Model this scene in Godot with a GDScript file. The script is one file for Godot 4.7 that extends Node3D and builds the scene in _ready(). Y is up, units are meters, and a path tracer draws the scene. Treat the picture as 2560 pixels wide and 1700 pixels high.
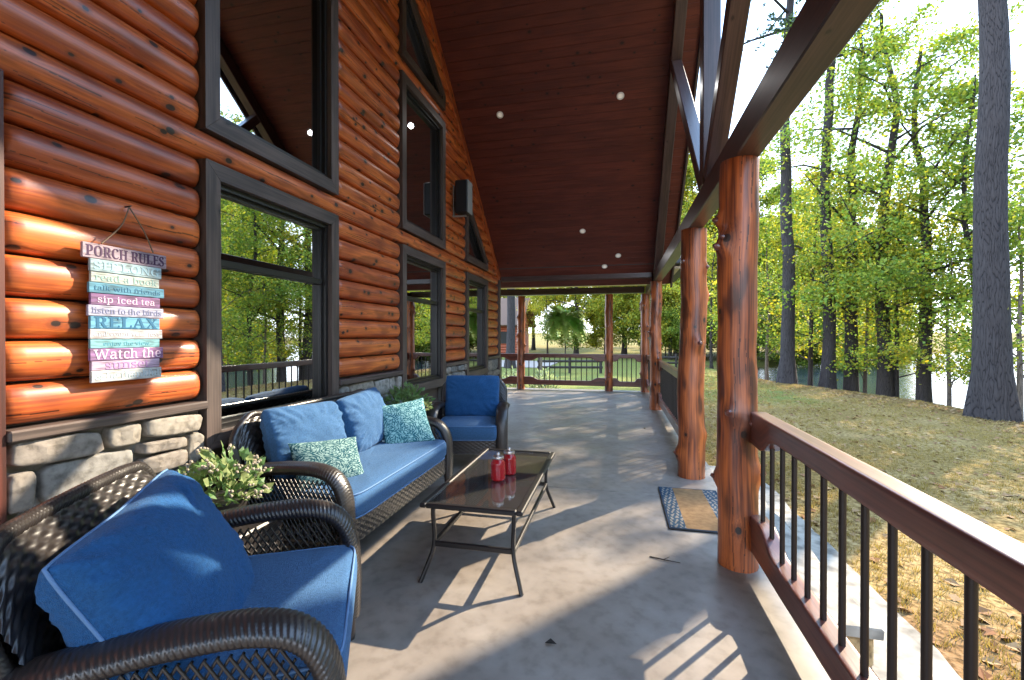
extends Node3D
# A covered log-cabin porch. House axes: x to the right of the porch, y up, depth runs along -z; p(x, h, d) is a point at depth d.

const RIDGE := 4.1
const EAVE := 9.5
const SLOPE := 0.84
const EAVE_H := 2.70
const WALL := -2.5
const POST_X := 0.72
const LOG0 := 1.02
const LOGP := 0.184

var rng := RandomNumberGenerator.new()
var noise := FastNoiseLite.new()
var M := {}
var taken := {}


static func p(x: float, h: float, d: float) -> Vector3:
	return Vector3(x, h, -d)


static func lin(r: float, g: float, b: float, a := 1.0) -> Color:
	var c := Color(r, g, b).linear_to_srgb()
	c.a = a
	return c


# ---------------------------------------------------------------- mesh building
class MB:
	var v := PackedVector3Array()
	var n := PackedVector3Array()
	var t := PackedVector2Array()
	var c := PackedColorArray()
	var ix := PackedInt32Array()
	var tint := Color(1, 1, 1)
	var use_color := false

	func vert(a: Vector3, nn: Vector3, uv: Vector2) -> int:
		v.append(a)
		n.append(nn)
		t.append(uv)
		if use_color:
			c.append(tint)
		return v.size() - 1

	func face(a: int, b: int, d: int) -> void:  # counter-clockwise from the front
		ix.append(a)
		ix.append(d)
		ix.append(b)

	func quad(a: Vector3, b: Vector3, d: Vector3, e: Vector3, ua := Vector2(0, 0), ub := Vector2(1, 0), ud := Vector2(1, 1), ue := Vector2(0, 1)) -> void:
		var nn := (b - a).cross(e - a).normalized()
		if nn.length_squared() < 0.5:
			nn = (d - b).cross(e - b).normalized()
		var k := vert(a, nn, ua)
		vert(b, nn, ub)
		vert(d, nn, ud)
		vert(e, nn, ue)
		face(k, k + 1, k + 2)
		face(k, k + 2, k + 3)

	func tri(a: Vector3, b: Vector3, d: Vector3, ua := Vector2(0, 0), ub := Vector2(1, 0), ud := Vector2(0, 1)) -> void:
		var nn := (b - a).cross(d - a).normalized()
		var k := vert(a, nn, ua)
		vert(b, nn, ub)
		vert(d, nn, ud)
		face(k, k + 1, k + 2)

	# rows x cols smooth grid; wrap joins the last column to the first. Normals = along x across (flip turns them).
	func grid(pts: PackedVector3Array, rows: int, cols: int, wrap: bool, uvs: PackedVector2Array, flip := false) -> void:
		var k := v.size()
		for r in rows:
			for q in cols:
				var a0 := pts[maxi(r - 1, 0) * cols + q]
				var a1 := pts[mini(r + 1, rows - 1) * cols + q]
				var q0 := q - 1
				var q1 := q + 1
				if wrap:
					q0 = (q0 + cols - 1) % (cols - 1) if q0 < 0 else q0
					q1 = 1 if q1 > cols - 1 else q1
					if q == 0:
						q0 = cols - 2
				else:
					q0 = maxi(q0, 0)
					q1 = mini(q1, cols - 1)
				var nn := (a1 - a0).cross(pts[r * cols + q1] - pts[r * cols + q0]).normalized()
				if nn.length_squared() < 0.5:
					nn = Vector3.UP
				vert(pts[r * cols + q], -nn if flip else nn, uvs[r * cols + q])
		for r in rows - 1:
			for q in cols - 1:
				var i := k + r * cols + q
				var j := i + cols
				if flip:
					face(i, i + 1, j + 1)
					face(i, j + 1, j)
				else:
					face(i, j + 1, i + 1)
					face(i, j, j + 1)

	func fan(ring: PackedVector3Array, nn: Vector3, uvs := 1.0) -> void:
		var mid := Vector3.ZERO
		for a in ring:
			mid += a
		mid /= ring.size()
		var e := nn.cross(Vector3.UP)
		if e.length() < 0.1:
			e = Vector3.RIGHT
		e = e.normalized()
		var f := nn.cross(e)
		var k := vert(mid, nn, Vector2.ZERO)
		for a in ring:
			vert(a, nn, Vector2((a - mid).dot(e), (a - mid).dot(f)) * uvs)
		var turn := (ring[1] - ring[0]).cross(ring[2] - ring[1]).dot(nn)
		var area := 0.0
		for i in ring.size():
			area += (ring[i] - mid).cross(ring[(i + 1) % ring.size()] - mid).dot(nn)
		turn = area
		for i in ring.size():
			var a := k + 1 + i
			var b := k + 1 + (i + 1) % ring.size()
			if turn > 0:
				face(k, a, b)
			else:
				face(k, b, a)

	# A skin through closed rings of equal length (each ring counter-clockwise seen from its end), uv.x along.
	func loft(rings: Array, caps := true, u0 := 0.0, v0 := 0.0, girth := 0.0) -> void:
		var rows := rings.size()
		var cols: int = rings[0].size() + 1
		var pts := PackedVector3Array()
		var uvs := PackedVector2Array()
		var u := u0
		for r in rows:
			var ring: PackedVector3Array = rings[r]
			if r > 0:
				u += absf(ring[0].y - rings[r - 1][0].y) if girth > 0.0 else ((ring[0] - rings[r - 1][0]) as Vector3).length()
			var w := v0
			for q in cols:
				pts.append(ring[q % (cols - 1)])
				uvs.append(Vector2(u, w))
				w += girth / (cols - 1) if girth > 0.0 else (ring[(q + 1) % (cols - 1)] - ring[q % (cols - 1)]).length()
		var m0 := Vector3.ZERO
		var m1 := Vector3.ZERO
		for a in rings[0]:
			m0 += a
		for a in rings[rows - 1]:
			m1 += a
		m0 /= (cols - 1)
		m1 /= (cols - 1)
		var dir := m1 - m0
		if rows > 1:
			var second := Vector3.ZERO
			for a in rings[1]:
				second += a
			dir = second / (cols - 1) - m0
		var r0: PackedVector3Array = rings[0]
		if r0[0].distance_to(m0) < 0.0005 and rows > 1:
			r0 = rings[1]
			m0 = m0 + dir
		var area := 0.0
		for i in r0.size():
			area += (r0[i] - m0).cross(r0[(i + 1) % r0.size()] - m0).dot(dir)
		grid(pts, rows, cols, true, uvs, area > 0)
		if caps:
			fan(rings[0], -dir.normalized())
			var last := Vector3.ZERO
			for a in rings[rows - 2]:
				last += a
			var out_end := m1 - last / (cols - 1)
			var whole := Vector3.ZERO
			for a in rings[0]:
				whole += a
			if out_end.dot(m1 - whole / (cols - 1)) < 0.0 and (m1 - whole / (cols - 1)).length() > 0.001:
				out_end = m1 - whole / (cols - 1)
			fan(rings[rows - 1], out_end.normalized())

	func tube(path: PackedVector3Array, radii: Variant, sides: int, caps := true, u0 := 0.0, flat := 1.0) -> void:
		var rings := []
		var side := Vector3.ZERO
		for i in path.size():
			var d := (path[mini(i + 1, path.size() - 1)] - path[maxi(i - 1, 0)]).normalized()
			if side == Vector3.ZERO:
				side = d.cross(Vector3.UP) if absf(d.y) < 0.9 else d.cross(Vector3.RIGHT)
			side = (side - d * side.dot(d)).normalized()
			var up := side.cross(d)
			var rad: float = radii if radii is float else radii[i]
			var ring := PackedVector3Array()
			for q in sides:
				var a := TAU * q / sides
				ring.append(path[i] + (side * cos(a) + up * sin(a) * flat) * rad)
			rings.append(ring)
		loft(rings, caps, u0)

	# Box with chamfered edges in the frame xf; texture u runs along the longest side.
	func box(xf: Transform3D, size: Vector3, bev := 0.004, u0 := Vector2.ZERO) -> void:
		var h := size / 2
		bev = minf(bev, minf(h.x, minf(h.y, h.z)) * 0.8)
		var axes := [Vector3.RIGHT, Vector3.UP, Vector3.BACK]
		for ax in 3:
			for s in [-1.0, 1.0]:
				var w: Vector3 = axes[ax] * s
				var a: Vector3 = axes[(ax + 1) % 3]
				var b: Vector3 = axes[(ax + 2) % 3] * s
				var ha := h[(ax + 1) % 3] - bev
				var hb := h[(ax + 2) % 3] - bev
				var o := w * h[ax]
				var along_a: bool = size[(ax + 1) % 3] >= size[(ax + 2) % 3]
				var cs := [o - a * ha - b * hb, o + a * ha - b * hb, o + a * ha + b * hb, o - a * ha + b * hb]
				var us := []
				for q in cs:
					var du: float = q.dot(a) if along_a else q.dot(b)
					var dv: float = q.dot(b) if along_a else q.dot(a)
					us.append(Vector2(du, dv + ax * 0.37) + u0)
				quad(xf * cs[0], xf * cs[1], xf * cs[2], xf * cs[3], us[0], us[1], us[2], us[3])
		if bev <= 0.0005:
			return
		for ax in 3:  # edges along axis ax
			var a: int = (ax + 1) % 3
			var b: int = (ax + 2) % 3
			for sa in [-1.0, 1.0]:
				for sb in [-1.0, 1.0]:
					var l: Vector3 = axes[ax] * (h[ax] - bev)
					var pa: Vector3 = axes[a] * sa * h[a] + axes[b] * sb * (h[b] - bev)
					var pb: Vector3 = axes[a] * sa * (h[a] - bev) + axes[b] * sb * h[b]
					var ua := Vector2(0, 0) + u0
					var ub := Vector2(h[ax] * 2, 0.01) + u0
					if sa * sb > 0:
						quad(xf * (pa - l), xf * (pb - l), xf * (pb + l), xf * (pa + l), ua, ua, ub, ub)
					else:
						quad(xf * (pb - l), xf * (pa - l), xf * (pa + l), xf * (pb + l), ua, ua, ub, ub)
		for sx in [-1.0, 1.0]:
			for sy in [-1.0, 1.0]:
				for sz in [-1.0, 1.0]:
					var x := Vector3(sx * h.x, sy * (h.y - bev), sz * (h.z - bev))
					var y := Vector3(sx * (h.x - bev), sy * h.y, sz * (h.z - bev))
					var z := Vector3(sx * (h.x - bev), sy * (h.y - bev), sz * h.z)
					if sx * sy * sz > 0:
						tri(xf * x, xf * y, xf * z, u0, u0, u0)
					else:
						tri(xf * x, xf * z, xf * y, u0, u0, u0)

	# A bar of rectangular section between two points; width lies along side.
	func bar(a: Vector3, b: Vector3, width: float, depth: float, side: Vector3, bev := 0.006, u0 := Vector2.ZERO) -> void:
		var d := (b - a).normalized()
		side = (side - d * side.dot(d)).normalized()
		box(Transform3D(Basis(side, d.cross(side) * -1.0, d), (a + b) / 2) if false else Transform3D(Basis(d.cross(side), side, d).orthonormalized(), (a + b) / 2), Vector3(depth, width, (b - a).length()), bev, u0)

	func mesh() -> ArrayMesh:
		var arrays := []
		arrays.resize(Mesh.ARRAY_MAX)
		arrays[Mesh.ARRAY_VERTEX] = v
		arrays[Mesh.ARRAY_NORMAL] = n
		arrays[Mesh.ARRAY_TEX_UV] = t
		if use_color:
			arrays[Mesh.ARRAY_COLOR] = c
		arrays[Mesh.ARRAY_INDEX] = ix
		var m := ArrayMesh.new()
		m.add_surface_from_arrays(Mesh.PRIMITIVE_TRIANGLES, arrays)
		return m


# ---------------------------------------------------------------- scene tree helpers
func numbered(called: String) -> String:
	taken[called] = taken.get(called, -1) + 1
	return called if taken[called] == 0 else "%s_%03d" % [called, taken[called]]


func obj(called: String, mb: Variant, mat: Material, parent: Node = self) -> MeshInstance3D:
	var o := MeshInstance3D.new()
	o.name = numbered(called) if parent == self else called
	o.mesh = mb.mesh() if mb is MB else mb
	o.material_override = mat
	parent.add_child(o, true)
	return o


func tag(o: Node, label: String, category: String, group := "", kind := "") -> Node:
	if label:
		o.set_meta("label", label)
	if category:
		o.set_meta("category", category)
	if group:
		o.set_meta("group", group)
	if kind:
		o.set_meta("kind", kind)
	return o


func thing(called: String, label: String, category: String, at := Vector3.ZERO, turn := 0.0, group := "") -> Node3D:
	var o := Node3D.new()
	o.name = numbered(called)
	add_child(o)
	o.position = at
	o.rotation.y = turn
	tag(o, label, category, group)
	return o


func part(called: String, parent: Node) -> Node3D:
	var o := Node3D.new()
	o.name = called
	parent.add_child(o, true)
	return o


func copy(o: Node3D, label: String) -> Node3D:
	var r: Node3D = o.duplicate()
	r.name = numbered(String(o.name).split("_0")[0])
	add_child(r)
	r.set_meta("label", label)
	return r


# ---------------------------------------------------------------- materials
func std(called: String, c: Color, rough := 0.8, metal := 0.0, spec := 0.5) -> StandardMaterial3D:
	var m := StandardMaterial3D.new()
	m.resource_name = called
	m.albedo_color = c
	m.roughness = rough
	m.metallic = metal
	m.metallic_specular = spec
	M[called] = m
	return m


func noise_tex(freq: float, octaves: int, seed_: int, size := 512, ramp: Array = [], as_normal := false, kind := FastNoiseLite.TYPE_SIMPLEX_SMOOTH) -> NoiseTexture2D:
	var f := FastNoiseLite.new()
	f.seed = seed_
	f.noise_type = kind
	f.frequency = freq
	f.fractal_octaves = octaves
	var t := NoiseTexture2D.new()
	t.width = size
	t.height = size
	t.seamless = true
	t.generate_mipmaps = false
	t.noise = f
	t.as_normal_map = as_normal
	if as_normal:
		t.bump_strength = 6.0
	if ramp:
		var g := Gradient.new()
		var offs := PackedFloat32Array()
		var cols := PackedColorArray()
		for r in ramp:
			offs.append(r[0])
			cols.append(r[1])
		g.offsets = offs
		g.colors = cols
		t.color_ramp = g
	return t


# Wood: u (image x) runs along the grain and repeats; knots are dark ellipses with the grain bent round them.
func wood_image(w: int, h: int, tile_u: float, tile_v: float, seed_: int, dark: Vector3, light: Vector3, knots: int, knot_col: Vector3, streak := 1.0, cracks := 0, blotch := 0.0) -> ImageTexture:
	var f := FastNoiseLite.new()
	f.seed = seed_
	f.frequency = 1.0
	f.fractal_octaves = 3
	var r := RandomNumberGenerator.new()
	r.seed = seed_
	var ks := []
	for i in knots:
		ks.append([r.randf() * tile_u, r.randf() * tile_v, r.randf_range(0.007, 0.02)])
	var cs := []
	for i in cracks:
		cs.append([r.randf() * tile_u, r.randf_range(0.12, 0.7), r.randf() * tile_v, r.randf_range(0.0012, 0.0032), r.randf() * 50.0])
	var im := Image.create(w, h, false, Image.FORMAT_RGB8)
	var ru := tile_u / TAU
	for x in w:
		var a := TAU * x / w
		var cx := cos(a) * ru
		var cz := sin(a) * ru
		var u := tile_u * x / w
		var near := []
		for k in ks:
			var du := absf(u - k[0])
			du = minf(du, tile_u - du)
			if du < k[2] * 9.0:
				near.append([u - k[0] if absf(u - k[0]) < tile_u / 2 else tile_u - du, k[1], k[2]])
		var open := []
		for k in cs:
			var q: float = (u - k[0]) / k[1]
			if q > 0.0 and q < 1.0:
				open.append([k[2] + f.get_noise_2d(u * 2.5, k[4]) * 0.012, k[3] * sin(PI * q) + 0.0004])
		for y in h:
			var vv := tile_v * y / h
			var push := 0.0
			var knot := 0.0
			for k in near:
				var dv: float = vv - k[1]
				var q: float = (k[0] * k[0] * 0.55 + dv * dv) / (k[2] * k[2])
				if q < 30.0:
					push += k[2] * 1.1 * exp(-q * 0.12) * signf(dv)
					knot = maxf(knot, 1.0 - smoothstep(0.55, 1.3, q) + 0.35 * (1.0 - smoothstep(1.0, 6.0, q)))
			var ve := (vv - push)
			var grain := f.get_noise_3d(cx * 1.3, ve * 60.0, cz * 1.3)
			var fine := f.get_noise_3d(cx * 3.0 + 40.0, ve * 190.0, cz * 3.0)
			var broad := f.get_noise_3d(cx * 1.6 + 9.0, ve * 7.0, cz * 1.6 + 5.0)
			var s := clampf(0.5 + (grain * 0.75 + fine * 0.3) * streak + broad * 0.75, 0.0, 1.0)
			var col := dark.lerp(light, s)
			if blotch > 0.0:
				var bl := smoothstep(0.12, 0.5, f.get_noise_3d(cx * 1.7 + 120.0, vv * 6.0, cz * 1.7)) * blotch
				col = col.lerp(dark * 0.45, bl)
			for k in open:
				if absf(vv - k[0]) < k[1]:
					col = col * 0.22
			col = col.lerp(knot_col, clampf(knot, 0.0, 1.0))
			im.set_pixel(x, y, Color(col.x, col.y, col.z).linear_to_srgb())
	return ImageTexture.create_from_image(im)


func wood(called: String, tex: ImageTexture, tile_u: float, tile_v: float, rough: float, tint := Color(1, 1, 1), coat := 0.0) -> StandardMaterial3D:
	var m := std(called, tint, rough)
	m.albedo_texture = tex
	m.uv1_scale = Vector3(1.0 / tile_u, 1.0 / tile_v, 1)
	m.heightmap_enabled = true
	m.heightmap_texture = tex
	m.heightmap_scale = 0.12
	if coat > 0:
		m.clearcoat_enabled = true
		m.clearcoat = coat
		m.clearcoat_roughness = 0.22
	return m


func make_materials() -> void:
	noise.seed = 7
	noise.frequency = 1.0
	noise.fractal_octaves = 3
	var lt := wood_image(1024, 256, 4.0, 1.0, 11, Vector3(0.32, 0.056, 0.014), Vector3(0.70, 0.175, 0.034), 70, Vector3(0.026, 0.011, 0.009), 0.85, 60, 0.5)
	wood("log_stain", lt, 4.0, 1.0, 0.46, Color(1, 1, 1), 0.35)
	wood("log_stain_dark", lt, 4.0, 1.0, 0.46, lin(0.80, 0.70, 0.66), 0.35)
	wood("log_stain_light", lt, 4.0, 1.0, 0.46, lin(1.0, 1.06, 1.05), 0.35)
	var pt := wood_image(1024, 256, 3.0, 1.0, 23, Vector3(0.095, 0.020, 0.008), Vector3(0.48, 0.125, 0.028), 24, Vector3(0.02, 0.009, 0.006), 1.0, 46, 0.85)
	wood("post_wood", pt, 3.0, 1.0, 0.45, Color(1, 1, 1), 0.25)
	var tt := wood_image(512, 256, 2.0, 0.6, 31, Vector3(0.052, 0.038, 0.034), Vector3(0.118, 0.086, 0.074), 5, Vector3(0.018, 0.013, 0.012), 1.0)
	wood("trim_wood", tt, 2.0, 0.6, 0.5)
	wood("beam_wood", tt, 2.0, 0.6, 0.4, lin(0.62, 0.46, 0.46), 0.35)
	wood("red_trim", tt, 2.0, 0.6, 0.5, lin(0.95, 0.34, 0.26))
	var rt := wood_image(512, 256, 2.0, 0.6, 37, Vector3(0.075, 0.020, 0.014), Vector3(0.16, 0.050, 0.034), 5, Vector3(0.02, 0.008, 0.006), 1.1)
	wood("rail_wood", rt, 2.0, 0.6, 0.33, Color(1, 1, 1), 0.5)
	var ct := wood_image(1024, 256, 3.6, 1.0, 41, Vector3(0.086, 0.016, 0.009), Vector3(0.140, 0.029, 0.016), 22, Vector3(0.02, 0.007, 0.005), 1.0)
	for k in 3:
		wood("ceiling_wood_%d" % k, ct, 3.6, 1.0, 0.55, lin([1.0, 0.93, 1.06][k], [1.0, 0.92, 1.05][k], [1.0, 0.92, 1.04][k]))
	var bt := wood_image(512, 256, 2.4, 0.8, 43, Vector3(0.52, 0.44, 0.32), Vector3(0.66, 0.58, 0.44), 8, Vector3(0.30, 0.2, 0.12))
	wood("bounce_pale_pine", bt, 2.4, 0.8, 0.5)  # pale tone carries the light bounced up from sunlit floor and grass
	std("black_metal", lin(0.012, 0.011, 0.011), 0.42, 0.0, 0.5)
	std("baluster_metal", lin(0.020, 0.015, 0.013), 0.38, 0.3, 0.5)
	std("window_frame", lin(0.014, 0.013, 0.013), 0.35)
	var gl := std("window_glass", lin(0.54, 0.56, 0.57), 0.012, 1.0)
	gl.metallic_specular = 0.5
	# polished, stained concrete
	var cm := std("concrete", Color(1, 1, 1), 0.42)
	cm.albedo_texture = noise_tex(0.006, 5, 51, 1024, [[0.0, lin(0.205, 0.172, 0.143)], [0.35, lin(0.228, 0.194, 0.164)], [0.6, lin(0.250, 0.215, 0.184)], [1.0, lin(0.290, 0.256, 0.224)]])
	cm.uv1_triplanar = true
	cm.uv1_world_triplanar = true
	cm.uv1_scale = Vector3(0.28, 0.28, 0.28)
	cm.roughness_texture = noise_tex(0.012, 4, 52, 512, [[0.0, Color(0.55, 0.55, 0.55)], [1.0, Color(1, 1, 1)]])
	cm.roughness = 0.55
	cm.detail_enabled = true
	cm.detail_blend_mode = BaseMaterial3D.BLEND_MODE_MUL
	cm.detail_uv_layer = BaseMaterial3D.DETAIL_UV_2
	cm.uv2_triplanar = true
	cm.uv2_world_triplanar = true
	cm.uv2_scale = Vector3(0.9, 0.9, 0.9)
	cm.detail_albedo = noise_tex(0.02, 6, 53, 512, [[0.0, Color(0.84, 0.83, 0.82)], [0.45, Color(0.95, 0.95, 0.95)], [1.0, Color(1, 1, 1)]])
	# stones
	for k in 5:
		var base: Array = [[0.31, 0.305, 0.29], [0.35, 0.32, 0.275], [0.25, 0.255, 0.25], [0.39, 0.375, 0.345], [0.32, 0.285, 0.25]][k]
		var sm := std("stone_%d" % k, lin(base[0], base[1], base[2]), 0.85)
		sm.albedo_texture = noise_tex(0.012, 5, 61 + k % 2, 512, [[0.0, Color(0.55, 0.54, 0.53)], [0.5, Color(0.86, 0.85, 0.84)], [1.0, Color(1, 1, 1)]]) if k < 2 else M["stone_%d" % (k % 2)].albedo_texture
		sm.uv1_triplanar = true
		sm.uv1_scale = Vector3(2.2, 2.2, 2.2)
		sm.uv1_offset = Vector3(k * 0.37, k * 0.21, 0)
		sm.heightmap_enabled = true
		sm.heightmap_texture = sm.albedo_texture
		sm.heightmap_scale = 0.6
	std("mortar", lin(0.20, 0.185, 0.165), 0.95)
	# resin wicker
	std("wicker", lin(0.022, 0.018, 0.017), 0.34, 0.0, 0.6)
	# fabrics
	var weave := noise_tex(0.22, 2, 71, 256, [], true)
	for q in [["blue_fabric", 0.018, 0.10, 0.27], ["blue_fabric_faded", 0.055, 0.15, 0.31]]:
		var fm := std(q[0], lin(q[1], q[2], q[3]), 0.85, 0.0, 0.3)
		fm.rim_enabled = true
		fm.rim = 0.35
		fm.rim_tint = 0.4
		fm.normal_enabled = true
		fm.normal_texture = weave
		fm.normal_scale = 0.8
		fm.albedo_texture = noise_tex(0.03, 5, 72, 512, [[0.0, Color(0.72, 0.74, 0.78)], [0.5, Color(0.88, 0.89, 0.9)], [1.0, Color(1, 1, 1)]]) if q[0] == "blue_fabric" else M.blue_fabric.albedo_texture
		fm.uv1_triplanar = true
		fm.uv1_scale = Vector3(4, 4, 4)
	std("piping", lin(0.10, 0.20, 0.38), 0.8)
	for k in 2:
		var pm := std("pillow_print_%d" % k, Color(1, 1, 1), 0.85, 0.0, 0.3)
		pm.albedo_texture = scroll_print(k)
	# plants
	for q in [["fern_leaf", 0.05, 0.21, 0.02], ["pot_leaf", 0.055, 0.14, 0.032], ["shrub_leaf", 0.06, 0.13, 0.04]]:
		var lm := std(q[0], lin(q[1], q[2], q[3]), 0.5)
		lm.backlight_enabled = true
		lm.backlight = lin(0.8, 0.9, 0.4) if q[0] == "fern_leaf" else lin(0.35, 0.42, 0.2)
	std("bud_pink", lin(0.38, 0.32, 0.24), 0.8)
	std("pot_dark", lin(0.025, 0.022, 0.02), 0.5)
	std("soil", lin(0.03, 0.02, 0.014), 0.95)
	var tm := std("tree_leaf", Color(1, 1, 1), 0.55, 0.0, 0.4)
	tm.vertex_color_use_as_albedo = true
	tm.backlight_enabled = true
	tm.backlight = lin(1.0, 1.0, 0.55)
	var nm := std("pine_needle", Color(1, 1, 1), 0.6)
	nm.vertex_color_use_as_albedo = true
	nm.backlight_enabled = true
	nm.backlight = lin(0.5, 0.5, 0.3)
	for q in [["pine_bark", 0.060, 0.050, 0.048, 81], ["oak_bark", 0.060, 0.048, 0.040, 82], ["pale_bark", 0.20, 0.16, 0.12, 83]]:
		var bm := std(q[0], lin(q[1], q[2], q[3]), 0.95)
		bm.albedo_texture = noise_tex(0.02, 3, q[4], 512, [[0.0, Color(0.22, 0.21, 0.21)], [0.10, Color(0.45, 0.43, 0.43)], [0.28, Color(0.82, 0.8, 0.79)], [1.0, Color(1, 1, 1)]], false)
		bm.albedo_texture.noise.fractal_type = FastNoiseLite.FRACTAL_RIDGED
		bm.albedo_texture.invert = true
		bm.uv1_scale = Vector3(0.22, 1.35, 1)
		bm.heightmap_enabled = true
		bm.heightmap_texture = bm.albedo_texture
		bm.heightmap_scale = 2.5
	var gm := std("lawn_soil", Color(1, 1, 1), 0.95, 0.0, 0.2)
	gm.vertex_color_use_as_albedo = true
	gm.albedo_texture = noise_tex(0.03, 5, 91, 1024, [[0.0, Color(0.5, 0.47, 0.42)], [0.5, Color(0.82, 0.8, 0.74)], [1.0, Color(1, 1, 1)]])
	gm.uv1_scale = Vector3(0.45, 0.45, 1)
	gm.heightmap_enabled = true
	gm.heightmap_texture = gm.albedo_texture
	gm.heightmap_scale = 3.0
	var gb := std("grass_blade", Color(1, 1, 1), 0.7, 0.0, 0.3)
	gb.vertex_color_use_as_albedo = true
	gb.backlight_enabled = true
	gb.backlight = lin(0.6, 0.6, 0.3)
	var fl := std("dead_leaf", Color(1, 1, 1), 0.85, 0.0, 0.3)
	fl.vertex_color_use_as_albedo = true
	var wm := std("lake_water", lin(0.035, 0.055, 0.06), 0.07)
	wm.normal_enabled = true
	wm.normal_texture = noise_tex(0.02, 3, 95, 512, [], true)
	wm.normal_scale = 0.5
	wm.uv1_scale = Vector3(0.25, 0.25, 1)
	std("drive", lin(0.32, 0.25, 0.20), 0.95)
	var ss := std("cut_stone", lin(0.40, 0.37, 0.31), 0.85)
	ss.albedo_texture = M["stone_0"].albedo_texture
	ss.uv1_triplanar = true
	ss.uv1_scale = Vector3(0.9, 0.9, 0.9)
	var sy := std("cut_stone_side", lin(0.52, 0.36, 0.17), 0.9)
	sy.albedo_texture = M["stone_1"].albedo_texture
	sy.uv1_triplanar = true
	sy.uv1_scale = Vector3(2.5, 2.5, 2.5)
	sy.heightmap_enabled = true
	sy.heightmap_texture = sy.albedo_texture
	sy.heightmap_scale = 1.2
	std("table_metal", lin(0.012, 0.010, 0.010), 0.4, 0.0, 0.5)
	var tg := std("table_glass", lin(0.10, 0.10, 0.10, 0.12), 0.03)
	tg.transparency = BaseMaterial3D.TRANSPARENCY_ALPHA
	std("red_glass", lin(0.30, 0.012, 0.016), 0.12)
	std("jar_lid", lin(0.55, 0.5, 0.48), 0.3, 0.9)
	std("cord", lin(0.16, 0.11, 0.07), 0.9)
	var lens := std("lamp_lens", lin(0.8, 0.78, 0.74), 0.4)
	lens.emission_enabled = true
	lens.emission = Color(1.0, 0.95, 0.88)
	lens.emission_energy_multiplier = 0.05
	std("white_trim", lin(0.7, 0.69, 0.66), 0.45)
	std("speaker_black", lin(0.010, 0.010, 0.011), 0.5)
	std("speaker_grey", lin(0.28, 0.29, 0.30), 0.5)
	std("roof_metal", lin(0.05, 0.05, 0.05), 0.6)
	std("cabin_red", lin(0.36, 0.085, 0.035), 0.7)
	std("cabin_roof", lin(0.15, 0.085, 0.055), 0.85)


# Cream scrolls and rings on teal, seen close as a damask print.
func scroll_print(k: int) -> ImageTexture:
	var im := Image.create(384, 384, false, Image.FORMAT_RGB8)
	var f := FastNoiseLite.new()
	f.seed = 5 + k
	f.frequency = 0.035
	for y in 384:
		for x in 384:
			var cx := fposmod(x, 128.0) - 64.0
			var cy := fposmod(y + (64.0 if int(x / 128.0) % 2 else 0.0), 128.0) - 64.0
			var r := sqrt(cx * cx + cy * cy)
			var a := atan2(cy, cx)
			var petals := cos(a * 6.0 + sin(r * 0.16) * 2.2)
			var s := sin(r * 0.36 + petals * 1.6 + f.get_noise_2d(x, y) * 3.0)
			var s2 := sin(a * 3.0 + r * 0.2) * sin(r * 0.21 + 1.0)
			var w := smoothstep(-0.1, 0.25, s * 0.75 + s2 * 0.6)
			var dark := Vector3(0.012, 0.07, 0.09) if k == 0 else Vector3(0.02, 0.13, 0.16)
			var light := Vector3(0.22, 0.33, 0.31) if k == 0 else Vector3(0.30, 0.52, 0.52)
			var col := dark.lerp(light, w)
			im.set_pixel(x, y, Color(col.x, col.y, col.z).linear_to_srgb())
	return ImageTexture.create_from_image(im)


# ---------------------------------------------------------------- start
func _ready() -> void:
	rng.seed = 4242
	# camera
	var cam := Camera3D.new()
	cam.name = "camera"
	add_child(cam)
	cam.position = Vector3(0, 1.4, 0)
	cam.rotation = Vector3(deg_to_rad(-0.38), deg_to_rad(13.07), 0)
	cam.fov = 73.5
	cam.far = 600.0
	cam.near = 0.02
	# sky and exposure
	var we := WorldEnvironment.new()
	we.name = "environment"
	var env := Environment.new()
	env.background_mode = Environment.BG_SKY
	var sky := ProceduralSkyMaterial.new()
	sky.sky_top_color = Color(0.60, 0.74, 0.92)
	sky.sky_horizon_color = Color(0.93, 0.95, 0.97)
	sky.sky_curve = 0.20
	sky.ground_bottom_color = Color(0.25, 0.24, 0.2)
	sky.ground_horizon_color = Color(0.7, 0.72, 0.7)
	sky.sky_energy_multiplier = 1.15
	env.sky = Sky.new()
	env.sky.sky_material = sky
	env.tonemap_mode = Environment.TONE_MAPPER_LINEAR
	env.tonemap_exposure = 4.9
	env.sdfgi_enabled = true
	env.ssao_enabled = true
	env.ssil_enabled = true
	we.environment = env
	add_child(we)
	# sun, out of frame to the right, about 33 degrees up
	var sun := DirectionalLight3D.new()
	sun.name = "sun"
	add_child(sun)
	var to_sun := Vector3(0.625 * cos(deg_to_rad(32.8)), sin(deg_to_rad(32.8)), -0.78 * cos(deg_to_rad(32.8)))
	sun.look_at_from_position(to_sun * 50.0, Vector3.ZERO)
	sun.light_energy = 1.0
	sun.light_color = Color(1.0, 0.93, 0.82)
	sun.light_angular_distance = 0.5
	sun.shadow_enabled = true

	make_materials()
	build_ground()
	build_floor()
	build_house()
	build_roof()
	build_truss()
	build_posts()
	build_railings()
	build_furniture()
	build_sign()
	build_small_things()
	build_far_things()
	build_trees()
	build_litter()


# ---------------------------------------------------------------- ground
func shore(d: float) -> float:
	if d < 16.0:
		return 10.0 + (16.0 - d) * 0.05
	if d < 21.0:
		return lerpf(10.0, 7.3, (d - 16.0) / 5.0)
	if d < 34.0:
		return lerpf(7.3, 6.3, (d - 21.0) / 13.0)
	return 6.3 + (d - 34.0) * 0.8


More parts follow.
